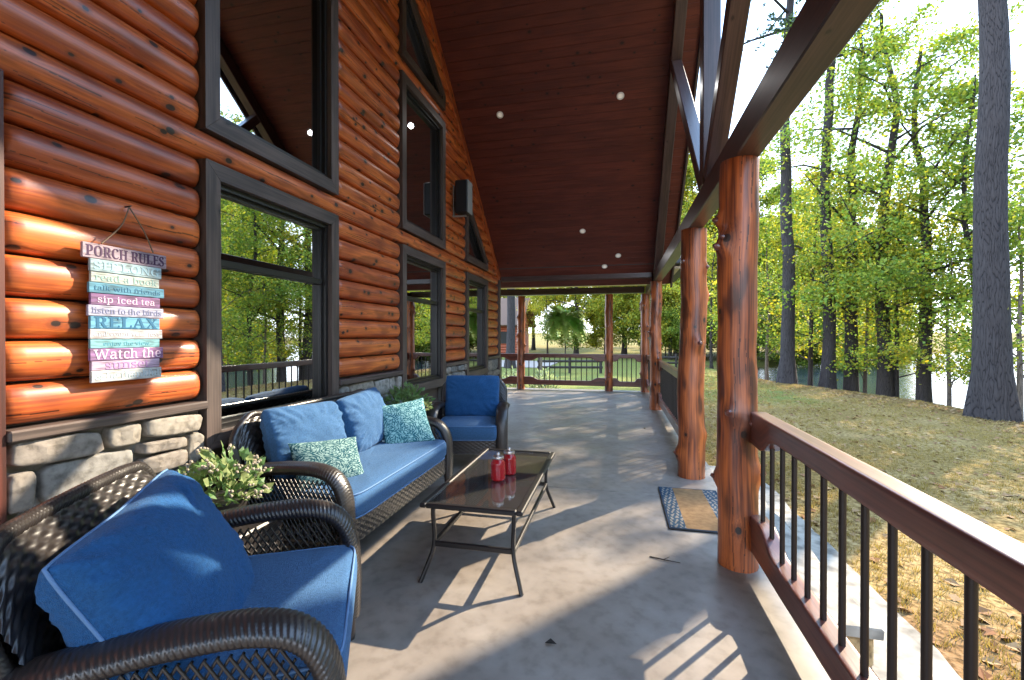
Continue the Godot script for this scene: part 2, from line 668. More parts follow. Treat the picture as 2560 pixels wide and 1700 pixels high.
func ground_h(x: float, d: float) -> float:
	var h := -0.36 + noise.get_noise_2d(x * 0.12, d * 0.12) * 0.06
	h -= 0.02 * maxf(0.0, minf(x, 12.0) - 2.0)
	var s := x - shore(d)
	h -= 0.9 * smoothstep(-1.5, 1.8, s) + 1.6 * smoothstep(1.0, 8.0, s)
	h += 3.4 * smoothstep(20.0, 26.0, s + noise.get_noise_2d(x * 0.1, d * 0.1) * 2.0) + 0.05 * maxf(0.0, s - 26.0)
	if d > 40.0:
		h += 0.02 * (d - 40.0)
	return h


func build_ground() -> void:
	var xs := PackedFloat32Array()
	var ds := PackedFloat32Array()
	var x := -150.0
	while x < 190.0:
		xs.append(x)
		x += 0.45 if x > -6.0 and x < 14.0 else (1.5 if x > -20.0 and x < 30.0 else 8.0)
	var d := -90.0
	while d < 230.0:
		ds.append(d)
		d += 0.45 if d > -1.0 and d < 24.0 else (1.2 if d > -6.0 and d < 50.0 else 8.0)
	var mb := MB.new()
	mb.use_color = true
	var pts := PackedVector3Array()
	var uvs := PackedVector2Array()
	var grass := Vector3(0.32, 0.215, 0.08)
	var dry := Vector3(0.46, 0.32, 0.15)
	var litter := Vector3(0.28, 0.155, 0.085)
	var cols := PackedColorArray()
	for a in ds:
		for b in xs:
			pts.append(p(b, ground_h(b, a), a))
			uvs.append(Vector2(b, a))
			var k := noise.get_noise_2d(b * 0.35 + 30, a * 0.35) + 0.5 * noise.get_noise_2d(b * 1.4, a * 1.4 + 70)
			var col := grass.lerp(dry, smoothstep(-0.35, 0.45, k))
			var s := b - shore(a)
			var lit := smoothstep(-3.2, -0.8, s + k * 1.6) * 0.85
			lit = maxf(lit, (1.0 - smoothstep(1.8, 3.0, b + k * 0.9)) * 0.75 if a < 3.4 else 0.0)
			col = col.lerp(litter, lit)
			if a > 12.0 and b < 5.5 + maxf(0.0, a - 34.0):
				col = col.lerp(Vector3(0.22, 0.27, 0.07), (0.75 + 0.3 * k) * smoothstep(12.5, 14.5, a) * (1.0 - 0.5 * smoothstep(40.0, 60.0, a)))
			cols.append(Color(col.x, col.y, col.z))
	mb.grid(pts, ds.size(), xs.size(), false, uvs, true)
	mb.c = cols
	var g := obj("lawn", mb, M.lawn_soil)
	tag(g, "thin brown and olive lawn sloping from the porch to the lake", "lawn", "", "structure")
	# water
	var w := MB.new()
	w.quad(p(2, -1.02, -80), p(95, -1.02, -80), p(95, -1.02, 150), p(2, -1.02, 150), Vector2(2, -80), Vector2(95, -80), Vector2(95, 150), Vector2(2, 150))
	tag(obj("lake", w, M.lake_water), "calm lake shining between the tree trunks", "lake", "", "structure")
	# pale drive beyond the far railing
	var dr := MB.new()
	var dp := PackedVector3Array()
	var du := PackedVector2Array()
	for i in 22:
		var xx := -46.0 + i * 2.0
		for j in 5:
			var dd := 25.5 + j * 1.9 + noise.get_noise_2d(xx * 0.2, j) * 0.5
			dp.append(p(xx, ground_h(xx, dd) + 0.03, dd))
			du.append(Vector2(xx, dd))
	dr.grid(dp, 22, 5, false, du)
	tag(obj("driveway", dr, M.drive), "pale gravel drive crossing behind the far railing", "drive", "", "structure")


func build_floor() -> void:
	var o := thing("porch_floor", "polished mottled concrete porch floor with sawn joints", "floor", p(-0.78, -0.4, 4.1))
	o.set_meta("kind", "structure")
	var cuts := [-4.1, -0.6, 4.22, 9.1, 12.3]
	for i in cuts.size() - 1:
		var f := MB.new()
		var l: float = cuts[i + 1] - cuts[i] - 0.005
		f.box(Transform3D(Basis(), Vector3(0, 0.2, -((cuts[i] + cuts[i + 1]) / 2 - 4.1))), Vector3(3.5, 0.4, l), 0.004)
		obj("slab", f, M.concrete, o)
	var f2 := MB.new()
	f2.box(Transform3D(Basis(), p(-6.04, -0.203, 11.0)), Vector3(7.0, 0.4, 2.6), 0.012)
	tag(obj("porch_floor_return", f2, M.concrete), "concrete porch floor turning the far corner of the house", "floor", "", "structure")
	# two long stone slabs that step down to the lawn
	var names := [["pale flat stone slab, upper of the two porch steps", 1.115, -0.025, 0.29, 2.56, 5.4, 0.215], ["wide pale stone slab, lower of the two porch steps", 1.42, -0.235, 0.42, 2.46, 5.6, 0.2]]
	for q in names:
		var t := thing("stone_step", q[0], "step", p(q[1], q[2] - q[6] / 2, 4.0), 0, "stone steps of the porch")
		var mid: float = (q[4] + q[5]) / 2
		var top := MB.new()
		var ring_top := PackedVector3Array()
		var pts := []
		var hw: float = q[3] / 2
		var z0: float = q[4]
		var z1: float = q[5]
		for i in 18:
			pts.append(Vector2(-hw, lerpf(z0, z1, i / 17.0)))
		for i in 18:
			pts.append(Vector2(hw + noise.get_noise_1d(i * 0.9 + q[1] * 9) * 0.05, lerpf(z1, z0, i / 17.0)))
		var rings := []
		for lev in [[0.0, 0.012], [0.012, 0.0], [0.055, 0.004]]:
			var ring := PackedVector3Array()
			for a in pts:
				var sx: float = signf(a.x)
				ring.append(Vector3(a.x - sx * lev[1], q[6] / 2 - lev[0], -(a.y - 4.0)))
			rings.append(ring)
		top.loft(rings, true)
		obj("tread", top, M.cut_stone, t)
		# riser of rough blocks under the tread
		var z := z0 + 0.01
		while z < z1 - 0.1:
			var l := minf(rng.randf_range(0.28, 0.5), z1 - z)
			var b := MB.new()
			var hh: float = q[6] - 0.06
			b.box(Transform3D(Basis(), Vector3(0.0, -0.03, -(z + l / 2 - 4.0))), Vector3(q[3] - 0.03 - rng.randf() * 0.02, hh, l - 0.012), 0.015)
			obj("block", b, M.cut_stone_side, t)
			z += l


# ---------------------------------------------------------------- house
func roof_h(d: float) -> float:
	return EAVE_H + (EAVE - RIDGE) * SLOPE - absf(d - RIDGE) * SLOPE


func log_piece(d0: float, d1: float, h0: float, k: int) -> MB:
	var mb := MB.new()
	var l := d1 - d0
	var steps := [0.0, 0.012, 0.035, 0.075]
	var along := []
	for s in steps:
		along.append(s)
	var n_mid := maxi(1, int(l / 0.5))
	for i in range(1, n_mid):
		along.append(lerpf(0.075, l - 0.075, float(i) / n_mid))
	for i in range(3, -1, -1):
		along.append(l - steps[i])
	var pts := PackedVector3Array()
	var uvs := PackedVector2Array()
	var uo := rng.randf() * 4.0
	var vo := rng.randf() * 0.6
	var cols := 11
	for s in along:
		var e := minf(s, l - s)
		var full := 0.45 + 0.55 * sqrt(clampf(1.0 - pow(1.0 - minf(e / 0.075, 1.0), 2.0), 0.0, 1.0))
		var wob := noise.get_noise_2d(k * 3.7, (d0 + s) * 0.9) * 0.006
		for q in cols:
			var a := lerpf(-PI / 2, PI / 2, q / (cols - 1.0))
			var x := WALL - 0.045 + (0.088 * full + wob) * pow(maxf(cos(a), 0.0), 0.62)
			var y := h0 + LOGP / 2 + sin(a) * (LOGP / 2 - 0.0035) * (0.9 + 0.1 * full)
			pts.append(p(x, y, d0 + s))
			uvs.append(Vector2(uo + s, vo + q / (cols - 1.0) * 0.29))
	mb.grid(pts, along.size(), cols, false, uvs, false)
	# end caps
	for e in [0, along.size() - 1]:
		var ring := PackedVector3Array()
		for q in cols:
			ring.append(pts[e * cols + q])
		mb.fan(ring, Vector3(0, 0, 1) if e == 0 else Vector3(0, 0, -1))
	return mb


# Openings in the wall: [d0, d1, h0, h1, h1 at the far side (sloping heads)]
var openings := [
	[0.30, 1.35, 0.0, 2.492, 2.492],
	[2.29, 3.65, 0.70, 2.492, 2.492], [2.29, 3.65, 2.676, 4.50, 4.50], [2.29, 3.65, 4.70, 5.05, 5.95],
	[4.90, 6.27, 0.70, 2.492, 2.492], [4.90, 6.27, 2.676, 4.516, 4.516], [4.90, 6.27, 4.70, 5.80, 4.92],
	[7.24, 8.52, 0.70, 2.492, 2.492], [7.24, 8.52, 2.676, 3.80, 2.86],
]


func build_house() -> void:
	var house := thing("log_house", "red-brown log house wall with stone footing and dark trimmed windows", "house", p(WALL, 0, RIDGE))
	var shift := -house.position
	var add := func(called: String, mb: MB, mat: Material, parent: Node) -> MeshInstance3D:
		var o := obj(called, mb, mat, parent)
		if parent == house:
			o.position = shift
		return o
	# core behind the logs: one solid gable-shaped block
	var core := MB.new()
	var out := [Vector2(-1.0, -0.4), Vector2(9.42, -0.4), Vector2(9.42, roof_h(9.42) - 0.02), Vector2(RIDGE, roof_h(RIDGE) - 0.02), Vector2(-1.0, roof_h(-1.0) - 0.02)]
	var x1 := WALL - 0.075
	var x0 := -9.5
	for i in 5:
		var a: Vector2 = out[i]
		var b: Vector2 = out[(i + 1) % 5]
		core.quad(p(x1, a.y, a.x), p(x0, a.y, a.x), p(x0, b.y, b.x), p(x1, b.y, b.x))
	for x in [x1, x0]:
		var ring := PackedVector3Array()
		for a in out:
			ring.append(p(x, a.y, a.x))
		core.fan(ring, Vector3(1, 0, 0) if x == x1 else Vector3(-1, 0, 0))
	add.call("wall_core", core, M.trim_wood, house)
	# logs
	var row := 0
	var h := LOG0
	while h < roof_h(RIDGE) - 0.1:
		var reach := (roof_h(RIDGE) - (h + LOGP)) / SLOPE
		var a := maxf(-1.0, RIDGE - reach - 0.1)
		var b := minf(9.36, RIDGE + reach + 0.1)
		var cuts := []
		for o in openings:
			var top: float = maxf(o[3], o[4])
			if h + LOGP * 0.6 > o[2] and h + LOGP * 0.4 < top:
				cuts.append(o)
		cuts.sort_custom(func(q, w): return q[0] < w[0])
		var s := a
		for o in cuts:
			var c0: float = o[0]
			var c1: float = o[1]
			if o[3] != o[4]:  # sloping head: the log runs on above it
				var lo: float = minf(o[3], o[4])
				if h + LOGP * 0.5 > lo:
					var q: float = (h + LOGP * 0.5 - o[3]) / (o[4] - o[3])
					if o[3] > o[4]:
						c1 = lerpf(c0, c1, clampf(q, 0, 1))
					else:
						c0 = lerpf(c0, c1, clampf(q, 0, 1))
			if c0 - s > 0.16:
				add.call("log", log_piece(s, c0 - 0.004, h, row), M[["log_stain", "log_stain_dark", "log_stain", "log_stain_light"][rng.randi() % 4]], house)
			s = c1 + 0.004
		if b - s > 0.16:
			add.call("log", log_piece(s, b, h, row), M[["log_stain", "log_stain_dark", "log_stain", "log_stain_light"][rng.randi() % 4]], house)
		h += LOGP
		row += 1
	# corner board and rake boards along the roofline
	var cb := MB.new()
	cb.box(Transform3D(Basis(), p(WALL - 0.01, 1.3, 9.40)), Vector3(0.14, 2.62, 0.09), 0.006)
	add.call("corner_board", cb, M.trim_wood, house)
	for s in [-1.0, 1.0]:
		var rb := MB.new()
		var e0 := p(WALL + 0.02, roof_h(RIDGE) - 0.10, RIDGE)
		var ed: float = EAVE - 0.05 if s > 0 else RIDGE - (EAVE - RIDGE)
		var e1 := p(WALL + 0.02, roof_h(ed) - 0.10, ed)
		rb.bar(e0, e1, 0.05, 0.16, Vector3.RIGHT, 0.006)
		add.call("rake_trim", rb, M.log_stain_dark, house)
	# sill boards over the stone
	for q in [[1.35, 2.29], [3.65, 4.90], [6.27, 7.24], [8.52, 9.36], [-1.0, 0.30]]:
		var sb := MB.new()
		var mid: float = (q[0] + q[1]) / 2
		sb.box(Transform3D(Basis(), p(WALL + 0.0, LOG0 - 0.035, mid)), Vector3(0.14, 0.05, q[1] - q[0] - 0.004), 0.008, Vector2(q[0], 0))
		add.call("sill_board", sb, M.trim_wood, house)
		stone_bay(q[0] + 0.005, q[1] - 0.005, 0.0, LOG0 - 0.062, house, shift)
	# windows
	for o in openings:
		build_window(o, house, shift)


func stone_bay(d0: float, d1: float, h0: float, h1: float, house: Node3D, shift: Vector3) -> void:
	var bed := MB.new()
	bed.box(Transform3D(Basis(), p(WALL - 0.04, (h0 + h1) / 2, (d0 + d1) / 2)), Vector3(0.06, h1 - h0, d1 - d0), 0.0)
	var bo := obj("mortar_bed", bed, M.mortar, house)
	bo.position = shift
	var y := h0
	while y < h1 - 0.02:
		var rh := rng.randf_range(0.10, 0.23)
		if h1 - y - rh < 0.09:
			rh = h1 - y
		var x := d0 - rng.randf() * 0.05
		while x < d1 - 0.02:
			var rw := minf(rng.randf_range(0.13, 0.46), d1 - x)
			if d1 - x - rw < 0.1:
				rw = d1 - x
			var piled: bool = rng.randf() < 0.3 and rh > 0.17 and rw > 0.2
			var cut := rng.randf_range(0.35, 0.65)
			for part_ in ([[0.0, cut], [cut, 1.0]] if piled else [[0.0, 1.0]]):
				one_stone(Rect2(maxf(x, d0), y + rh * part_[0], rw - maxf(0.0, d0 - x), rh * (part_[1] - part_[0])), house, shift, h0, h1)
			x += rw
		y += rh


func one_stone(r: Rect2, house: Node3D, shift: Vector3, h0: float, h1: float) -> void:
	var mb := MB.new()
	var n := 14
	var hw := r.size.x / 2 * rng.randf_range(0.95, 1.0)
	var hh := r.size.y / 2 * rng.randf_range(0.93, 1.0)
	var pw := rng.randf_range(0.2, 0.5)
	var turn := rng.randf_range(-0.16, 0.16) * minf(1.0, 0.18 / r.size.x)
	var out := PackedVector2Array()
	for i in n:
		var a := TAU * i / n + 0.2
		var c := cos(a)
		var s := sin(a)
		out.append(Vector2(signf(c) * pow(absf(c), pw) * hw, signf(s) * pow(absf(s), pw) * hh).rotated(turn) * rng.randf_range(0.9, 1.0))
	var depth := rng.randf_range(0.045, 0.085)
	var mid := r.position + r.size / 2
	var tilt := Vector2(rng.randf_range(-0.08, 0.08), rng.randf_range(-0.08, 0.08))
	var rings := []
	for lev in [[0.0, 1.0], [0.78, 0.97], [0.96, 0.91], [1.0, 0.72], [1.05, 0.35]]:
		var ring := PackedVector3Array()
		for a in out:
			var q: Vector2 = a * lev[1]
			var rough := noise.get_noise_2d((mid.x + q.x) * 9.0, (mid.y + q.y) * 9.0) * 0.010 if lev[0] > 0.5 else 0.0
			ring.append(p(WALL - 0.018 + depth * lev[0] + rough + (q.dot(tilt) if lev[0] > 0.5 else 0.0), clampf(mid.y + q.y, h0 + 0.002, h1 - 0.002), mid.x + q.x))
		rings.append(ring)
	mb.loft(rings, true)
	var st := obj("stone", mb, M["stone_%d" % (rng.randi() % 5)], house)
	st.position = shift


func build_window(o: Array, house: Node3D, shift: Vector3) -> void:
	var door: bool = o[2] == 0.0
	var w := part("door" if door else "window", house)
	w.position = shift
	var c := 0.105
	var X := WALL
	var d0: float = o[0]
	var d1: float = o[1]
	var q := [Vector2(d0, o[2]), Vector2(d1, o[2]), Vector2(d1, o[4]), Vector2(d0, o[3])]
	var fr := func(inset: float) -> Array:
		var sl: float = (o[4] - o[3]) / (d1 - d0)
		var drop := inset * sqrt(1 + sl * sl)
		var low: float = inset if not door else 0.0
		var a0 := d0 + inset
		var a1 := d1 - inset
		var r := [Vector2(a0, o[2] + low), Vector2(a1, o[2] + low), Vector2(a1, o[3] + sl * (a1 - d0) - drop), Vector2(a0, o[3] + sl * (a0 - d0) - drop)]
		if r[2].y < r[1].y + 0.002:  # head comes down to the sill: the corner becomes a point
			var x: float = d0 + (o[2] + low + drop - o[3]) / sl
			r[1].x = x
			r[2] = Vector2(x, r[1].y + 0.002)
		if r[3].y < r[0].y + 0.002:
			var x: float = d0 + (o[2] + low + drop - o[3]) / sl
			r[0].x = x
			r[3] = Vector2(x, r[0].y + 0.002)
		return r
	var frame_strip := func(outer: Array, inner: Array, xf: float, xb: float, mat: Material, called: String) -> void:
		for i in 4:
			if door and i == 0:
				continue
			var a: Vector2 = outer[i]
			var b: Vector2 = outer[(i + 1) % 4]
			var e: Vector2 = inner[(i + 1) % 4]
			var f: Vector2 = inner[i]
			if a.distance_to(b) < 0.01:
				continue
			var mb := MB.new()
			var l := a.distance_to(b)
			var g := 0.0012
			var ab := (b - a).normalized() * g
			a += ab
			f += ab
			b -= ab
			e -= ab
			var u0 := rng.randf()
			mb.quad(p(xf, a.y, a.x), p(xf, f.y, f.x), p(xf, e.y, e.x), p(xf, b.y, b.x), Vector2(u0, 0), Vector2(u0, 0.1), Vector2(u0 + l, 0.1), Vector2(u0 + l, 0))
			mb.quad(p(xb, a.y, a.x), p(xf, a.y, a.x), p(xf, b.y, b.x), p(xb, b.y, b.x), Vector2(u0, 0.3), Vector2(u0, 0.34), Vector2(u0 + l, 0.34), Vector2(u0 + l, 0.3))
			mb.quad(p(xf, f.y, f.x), p(xb, f.y, f.x), p(xb, e.y, e.x), p(xf, e.y, e.x), Vector2(u0, 0.4), Vector2(u0, 0.44), Vector2(u0 + l, 0.44), Vector2(u0 + l, 0.4))
			mb.quad(p(xf, a.y, a.x), p(xb, a.y, a.x), p(xb, f.y, f.x), p(xf, f.y, f.x))
			mb.quad(p(xb, b.y, b.x), p(xf, b.y, b.x), p(xf, e.y, e.x), p(xb, e.y, e.x))
			obj(called, mb, mat, w)
	frame_strip.call(fr.call(0.0), fr.call(c), X + 0.052, X - 0.06, M.trim_wood if not door else M.red_trim, "casing")
	frame_strip.call(fr.call(c), fr.call(c + 0.035), X + 0.012, X - 0.06, M.window_frame, "frame")
	frame_strip.call(fr.call(c + 0.035), fr.call(c + 0.06), X - 0.018, X - 0.06, M.window_frame, "sash")
	var g: Array = fr.call(c + 0.055)
	var pane := MB.new()
	pane.quad(p(X - 0.048, g[0].y, g[0].x), p(X - 0.048, g[1].y, g[1].x), p(X - 0.048, g[2].y, g[2].x), p(X - 0.048, g[3].y, g[3].x))
	obj("pane", pane, M.window_glass if not door else M.trim_wood, w)
	if o[2] > 0.5 and o[3] < 2.6:
		var mu := MB.new()
		mu.box(Transform3D(Basis(), p(X - 0.026, 1.88, (d0 + d1) / 2)), Vector3(0.03, 0.05, d1 - d0 - 2 * c - 0.10), 0.004)
		obj("meeting_rail", mu, M.window_frame, w)


# ---------------------------------------------------------------- roof
func build_roof() -> void:
	var roof := thing("porch_roof", "dark red-brown plank ceiling of the steep porch gable", "roof", p(-0.6, EAVE_H, EAVE))
	var shift := -roof.position
	var ang := atan(SLOPE)
	var dir := Vector3(0, -sin(ang), -cos(ang))  # down the far slope
	var up := Vector3(0, cos(ang), -sin(ang))
	var lenr := (EAVE - RIDGE + 0.28) / cos(ang)
	var top := p(0, roof_h(RIDGE), RIDGE)
	var xa := -9.6
	var xb := 1.04
	# structural decks of both slopes
	for s in [1.0, -1.0]:
		var dd := Vector3(0, dir.y, dir.z * s)
		var uu := Vector3(0, up.y, up.z * s)
		var dk := MB.new()
		var a := top + uu * 0.10
		var b := a + dd * lenr
		dk.bar(Vector3((xa + xb) / 2, a.y + 0.0, a.z), Vector3((xa + xb) / 2, b.y, b.z), xb - xa, 0.14, Vector3.RIGHT, 0.0)
		var o := obj("deck", dk, M.ceiling_wood_1, roof)
		o.position = shift
	# ceiling planks on the far slope
	var w := 0.136
	var n := int(lenr / w)
	for i in n:
		var mb := MB.new()
		var c := top + dir * (w * (i + 0.5)) + up * 0.013
		var breakx := rng.randf_range(-1.6, 0.6)
		var x0 := WALL - 0.03
		mb.box(Transform3D(Basis(Vector3.RIGHT, up, -dir), Vector3((x0 + xb - 0.03) / 2, c.y, c.z)), Vector3(xb - 0.03 - x0, 0.022 + rng.randf() * 0.001, w - 0.002), 0.002, Vector2(rng.randf() * 3.6, rng.randf()))
		var o := obj("plank", mb, M["ceiling_wood_%d" % (rng.randi() % 3)], roof)
		o.position = shift
	# barge boards at the gable end
	for s in [1.0, -1.0]:
		var bb := MB.new()
		var dd := Vector3(0, dir.y, dir.z * s)
		var uu := Vector3(0, up.y, up.z * s)
		var a := top + uu * 0.06
		var b := a + dd * (lenr + 0.02)
		bb.bar(Vector3(xb + 0.02, a.y, a.z), Vector3(xb + 0.02, b.y, b.z), 0.035, 0.24, Vector3.RIGHT, 0.005)
		var o := obj("barge_board", bb, M.trim_wood, roof)
		o.position = shift
	# low flat ceilings beyond both eaves with their shed roofs
	for s in [1.0, -1.0]:
		var dm := 10.98 if s > 0 else -2.75
		var low := thing("low_porch_roof", "flat porch ceiling past the far eave, bounce light painted into its pale colour" if s > 0 else "low flat porch roof behind the near eave", "roof", p(-3.0, 2.75, dm))
		var lo := MB.new()
		lo.box(Transform3D(Basis(), Vector3(-1.0, 0.03, 0)), Vector3(10.4, 0.05, 2.92), 0.004)
		obj("ceiling", lo, M.bounce_pale_pine, low)
		var lt := MB.new()
		lt.box(Transform3D(Basis(), Vector3(-1.0, 0.14, 0)), Vector3(10.9, 0.12, 3.3), 0.01)
		obj("roof_slab", lt, M.roof_metal, low)


# ---------------------------------------------------------------- truss in the plane of the posts
func build_truss() -> void:
	var t := thing("porch_truss", "dark timber truss with king post and slanting struts over the porch posts", "truss", p(0.75, 2.47, RIDGE))
	var at := func(h: float, d: float, x := 0.75) -> Vector3:
		return p(x, h, d) - t.position
	var X := Vector3.RIGHT
	var bw := 0.14
	var mb := MB.new()
	mb.bar(at.call(2.565, -1.4), at.call(2.565, 12.05), bw, 0.19, X, 0.008)
	obj("tie_beam", mb, M.beam_wood, t)
	for s in [1.0, -1.0]:
		var c := MB.new()
		var a: Vector3 = at.call(roof_h(RIDGE) - 0.17, RIDGE)
		var e := EAVE + 0.18
		var b: Vector3 = at.call(roof_h(e) - 0.17, RIDGE + s * (e - RIDGE))
		c.bar(a, b, bw, 0.2, X, 0.008)
		obj("top_chord", c, M.beam_wood, t)
		var st := MB.new()
		var hs := roof_h(6.4) - 0.30
		st.bar(at.call(2.70, RIDGE + s * 0.10), at.call(hs, RIDGE + s * 2.3), bw - 0.012, 0.13, X, 0.008)
		obj("strut", st, M.beam_wood, t)
	var k := MB.new()
	k.bar(at.call(2.66, RIDGE), at.call(roof_h(RIDGE) - 0.32, RIDGE), bw, 0.15, X, 0.008)
	obj("king_post", k, M.beam_wood, t)
	# header over the far posts
	var hd := thing("far_header_beam", "dark header beam across the far end of the porch", "beam", p(-2.5, 2.6, 12.05))
	var hb := MB.new()
	hb.bar(Vector3(-4.2, 0, 0), Vector3(3.16, 0, 0), 0.16, 0.2, Vector3.UP, 0.008)
	obj("beam", hb, M.beam_wood, hd)
	var pl := thing("eave_beam", "dark beam at the foot of the plank ceiling", "beam", p(-0.9, 2.56, EAVE + 0.06))
	var pb := MB.new()
	pb.bar(Vector3(-1.55, 0.1, 0), Vector3(1.57, 0.1, 0), 0.14, 0.10, Vector3.UP, 0.008)
	obj("beam", pb, M.beam_wood, pl)


# ---------------------------------------------------------------- log posts
func log_post(x: float, d: float, r: float, h: float, seed_: int, label: String) -> Node3D:
	var t := thing("log_post", label, "post", p(x, 0, d), 0, "peeled log posts of the porch")
	var rr := RandomNumberGenerator.new()
	rr.seed = seed_
	var knots := []
	for i in 14:
		knots.append([rr.randf_range(0.15, h - 0.2), rr.randf() * TAU, rr.randf_range(0.012, 0.040), rr.randf_range(0.045, 0.075)])
	var rings := []
	var rows := int(h / 0.045)
	var sides := 26
	for i in rows + 1:
		var y := h * i / rows
		var bend := Vector3(noise.get_noise_2d(y * 0.5, seed_ * 3.1), 0, noise.get_noise_2d(y * 0.5 + 50, seed_ * 3.1)) * 0.03
		var ring := PackedVector3Array()
		for q in sides:
			var a := TAU * q / sides
			var rad := r * (1.0 + 0.06 * (1.0 - y / h) + 0.05 * noise.get_noise_3d(cos(a) * 1.2 + seed_, y * 1.1, sin(a) * 1.2) + 0.02 * noise.get_noise_3d(cos(a) * 4.0 + seed_, y * 1.3, sin(a) * 4.0))
			for k in knots:
				var da := absf(angle_difference(a, k[1])) * r
				var dy: float = y - k[0]
				rad += k[2] * exp(-(da * da + dy * dy * 0.7) / (k[3] * k[3] * 0.5))
			ring.append(bend + Vector3(cos(a) * rad, y, sin(a) * rad))
		rings.append(ring)
	var mb := MB.new()
	mb.loft(rings, true, rr.randf() * 3.0, rr.randf(), TAU * r)
	obj("trunk", mb, M.post_wood, t)
	for k in knots:
		if k[2] < 0.020:
			continue
		var nb := MB.new()
		var dirv := Vector3(cos(k[1]), 0.25, sin(k[1])).normalized()
		var bend := Vector3(noise.get_noise_2d(k[0] * 0.5, seed_ * 3.1), 0, noise.get_noise_2d(k[0] * 0.5 + 50, seed_ * 3.1)) * 0.03
		var c := bend + Vector3(cos(k[1]) * (r + k[2] * 0.4), k[0], sin(k[1]) * (r + k[2] * 0.4))
		nb.tube(PackedVector3Array([c, c + dirv * k[2] * 0.55, c + dirv * (k[2] * 0.9 + 0.004)]), [k[3] * 0.42, k[3] * 0.36, k[3] * 0.18], 10)
		obj("knot", nb, M.rail_wood, t)
	return t


func build_posts() -> void:
	log_post(POST_X, 3.05, 0.108, 2.47, 3, "stout orange log post at the near end of the porch steps")
	log_post(POST_X + 0.01, 4.86, 0.122, 2.47, 8, "orange log post beside the doormat on the far side of the steps")
	log_post(POST_X, 9.2, 0.11, 2.47, 5, "red log post at the far end of the side railing")
	log_post(0.68, 12.05, 0.11, 2.5, 21, "log post at the far outer corner of the porch")
	log_post(-0.22, 12.05, 0.10, 2.5, 13, "log post in the far railing, right of the hanging fern")
	log_post(-2.55, 12.05, 0.105, 2.5, 17, "log post in the far railing, left of the hanging fern")
	log_post(POST_X, -1.3, 0.11, 2.47, 19, "log post behind the viewer at the near railing end")


# ---------------------------------------------------------------- railings
func rail_shape(l: float, w: float, thin: float, thick: float, flare: float, top_flat: bool, seed_: float) -> MB:
	var rings := []
	var steps := maxi(26, int(l / 0.06))
	for i in steps + 1:
		var s := l * i / steps
		var e := minf(s, l - s)
		var dpt := thin + (thick - thin) * (1.0 - smoothstep(flare * 0.55, flare * 1.25, e)) + 0.006 * noise.get_noise_2d(s * 1.4, seed_)
		var ww := w * (1.0 + 0.06 * noise.get_noise_2d(s * 1.1 + 20, seed_))
		var y1 := 0.0 if top_flat else dpt
		var y0 := -dpt if top_flat else 0.0
		var b := 0.009
		var ring := PackedVector3Array()
		for q in [[-1, y0, 0.3, 0.3, 1], [1, y0, 0.3, 0.3, 0], [1, y1, 0.3, 0.3, 1], [-1, y1, 0.3, 0.3, 0]]:
			var sy := 1.0 if q[1] == y0 else -1.0
			var cz: float = q[0] * ww / 2
			var c5 := [Vector2(0, 2.2), Vector2(0, 1), Vector2(0.3, 0.3), Vector2(1, 0), Vector2(2.2, 0)]
			if q[4] == 0:
				c5.reverse()
			for e5 in c5:
				ring.append(Vector3(s, q[1] + sy * e5.y * b, cz - q[0] * e5.x * b))
		# local: x along the rail, z across
		rings.append(ring)
	var mb := MB.new()
	mb.loft(rings, true, seed_ * 0.7, 0.0)
	return mb


func railing(a: Vector3, b: Vector3, pitch: float, label: String, first := 0.12) -> void:
	var d := b - a
	var l := d.length()
	var t := thing("log_railing", label, "railing", a, atan2(-d.z, d.x), "porch railings")
	var seed_ := a.x * 3.0 + a.z + b.z
	var flare := minf(0.32, l * 0.2)
	var top := obj("top_rail", rail_shape(l, 0.092, 0.10, 0.19, flare, true, seed_), M.rail_wood, t)
	top.position = Vector3(0, 0.955, 0)
	var bot := obj("bottom_rail", rail_shape(l, 0.092, 0.13, 0.215, flare, false, seed_ + 9), M.rail_wood, t)
	bot.position = Vector3(0, 0.125, 0)
	var rod := MB.new()
	rod.tube(PackedVector3Array([Vector3(0, 0.22, 0), Vector3(0, 0.88, 0)]), 0.0125, 10)
	var m := rod.mesh()
	var n := int((l - first - 0.06) / pitch)
	for i in n + 1:
		var o := obj("baluster", m, M.baluster_metal, t)
		o.position = Vector3(first + i * pitch, 0, 0)


func build_railings() -> void:
	railing(p(0.815, 0, 2.97), p(0.815, 0, -1.2), 0.158, "near dark red railing with black balusters beside the viewer", 0.10)
	railing(p(0.80, 0, 4.97), p(0.80, 0, 9.10), 0.158, "side railing between the doormat post and the far red post")
	railing(p(0.78, 0, 9.31), p(0.75, 0, 11.95), 0.158, "short side railing at the far outer corner")
	railing(p(-2.45, 0, 12.05), p(-0.32, 0, 12.05), 0.14, "far railing under the hanging fern")
	railing(p(-0.12, 0, 12.05), p(0.58, 0, 12.05), 0.115, "narrow far railing at the right corner of the porch")
	railing(p(-5.6, 0, 12.05), p(-2.65, 0, 12.05), 0.14, "far railing running left behind the house corner")


# ---------------------------------------------------------------- wicker furniture
func weave_h(u: float, w: float, pu: float, pw: float) -> float:
	var row := floorf(w / pw)
	var t := w / pw - row
	return pow(sin(PI * t), 0.7) * (0.5 + 0.5 * cos(PI * u / pu + PI * fposmod(row, 2.0)))


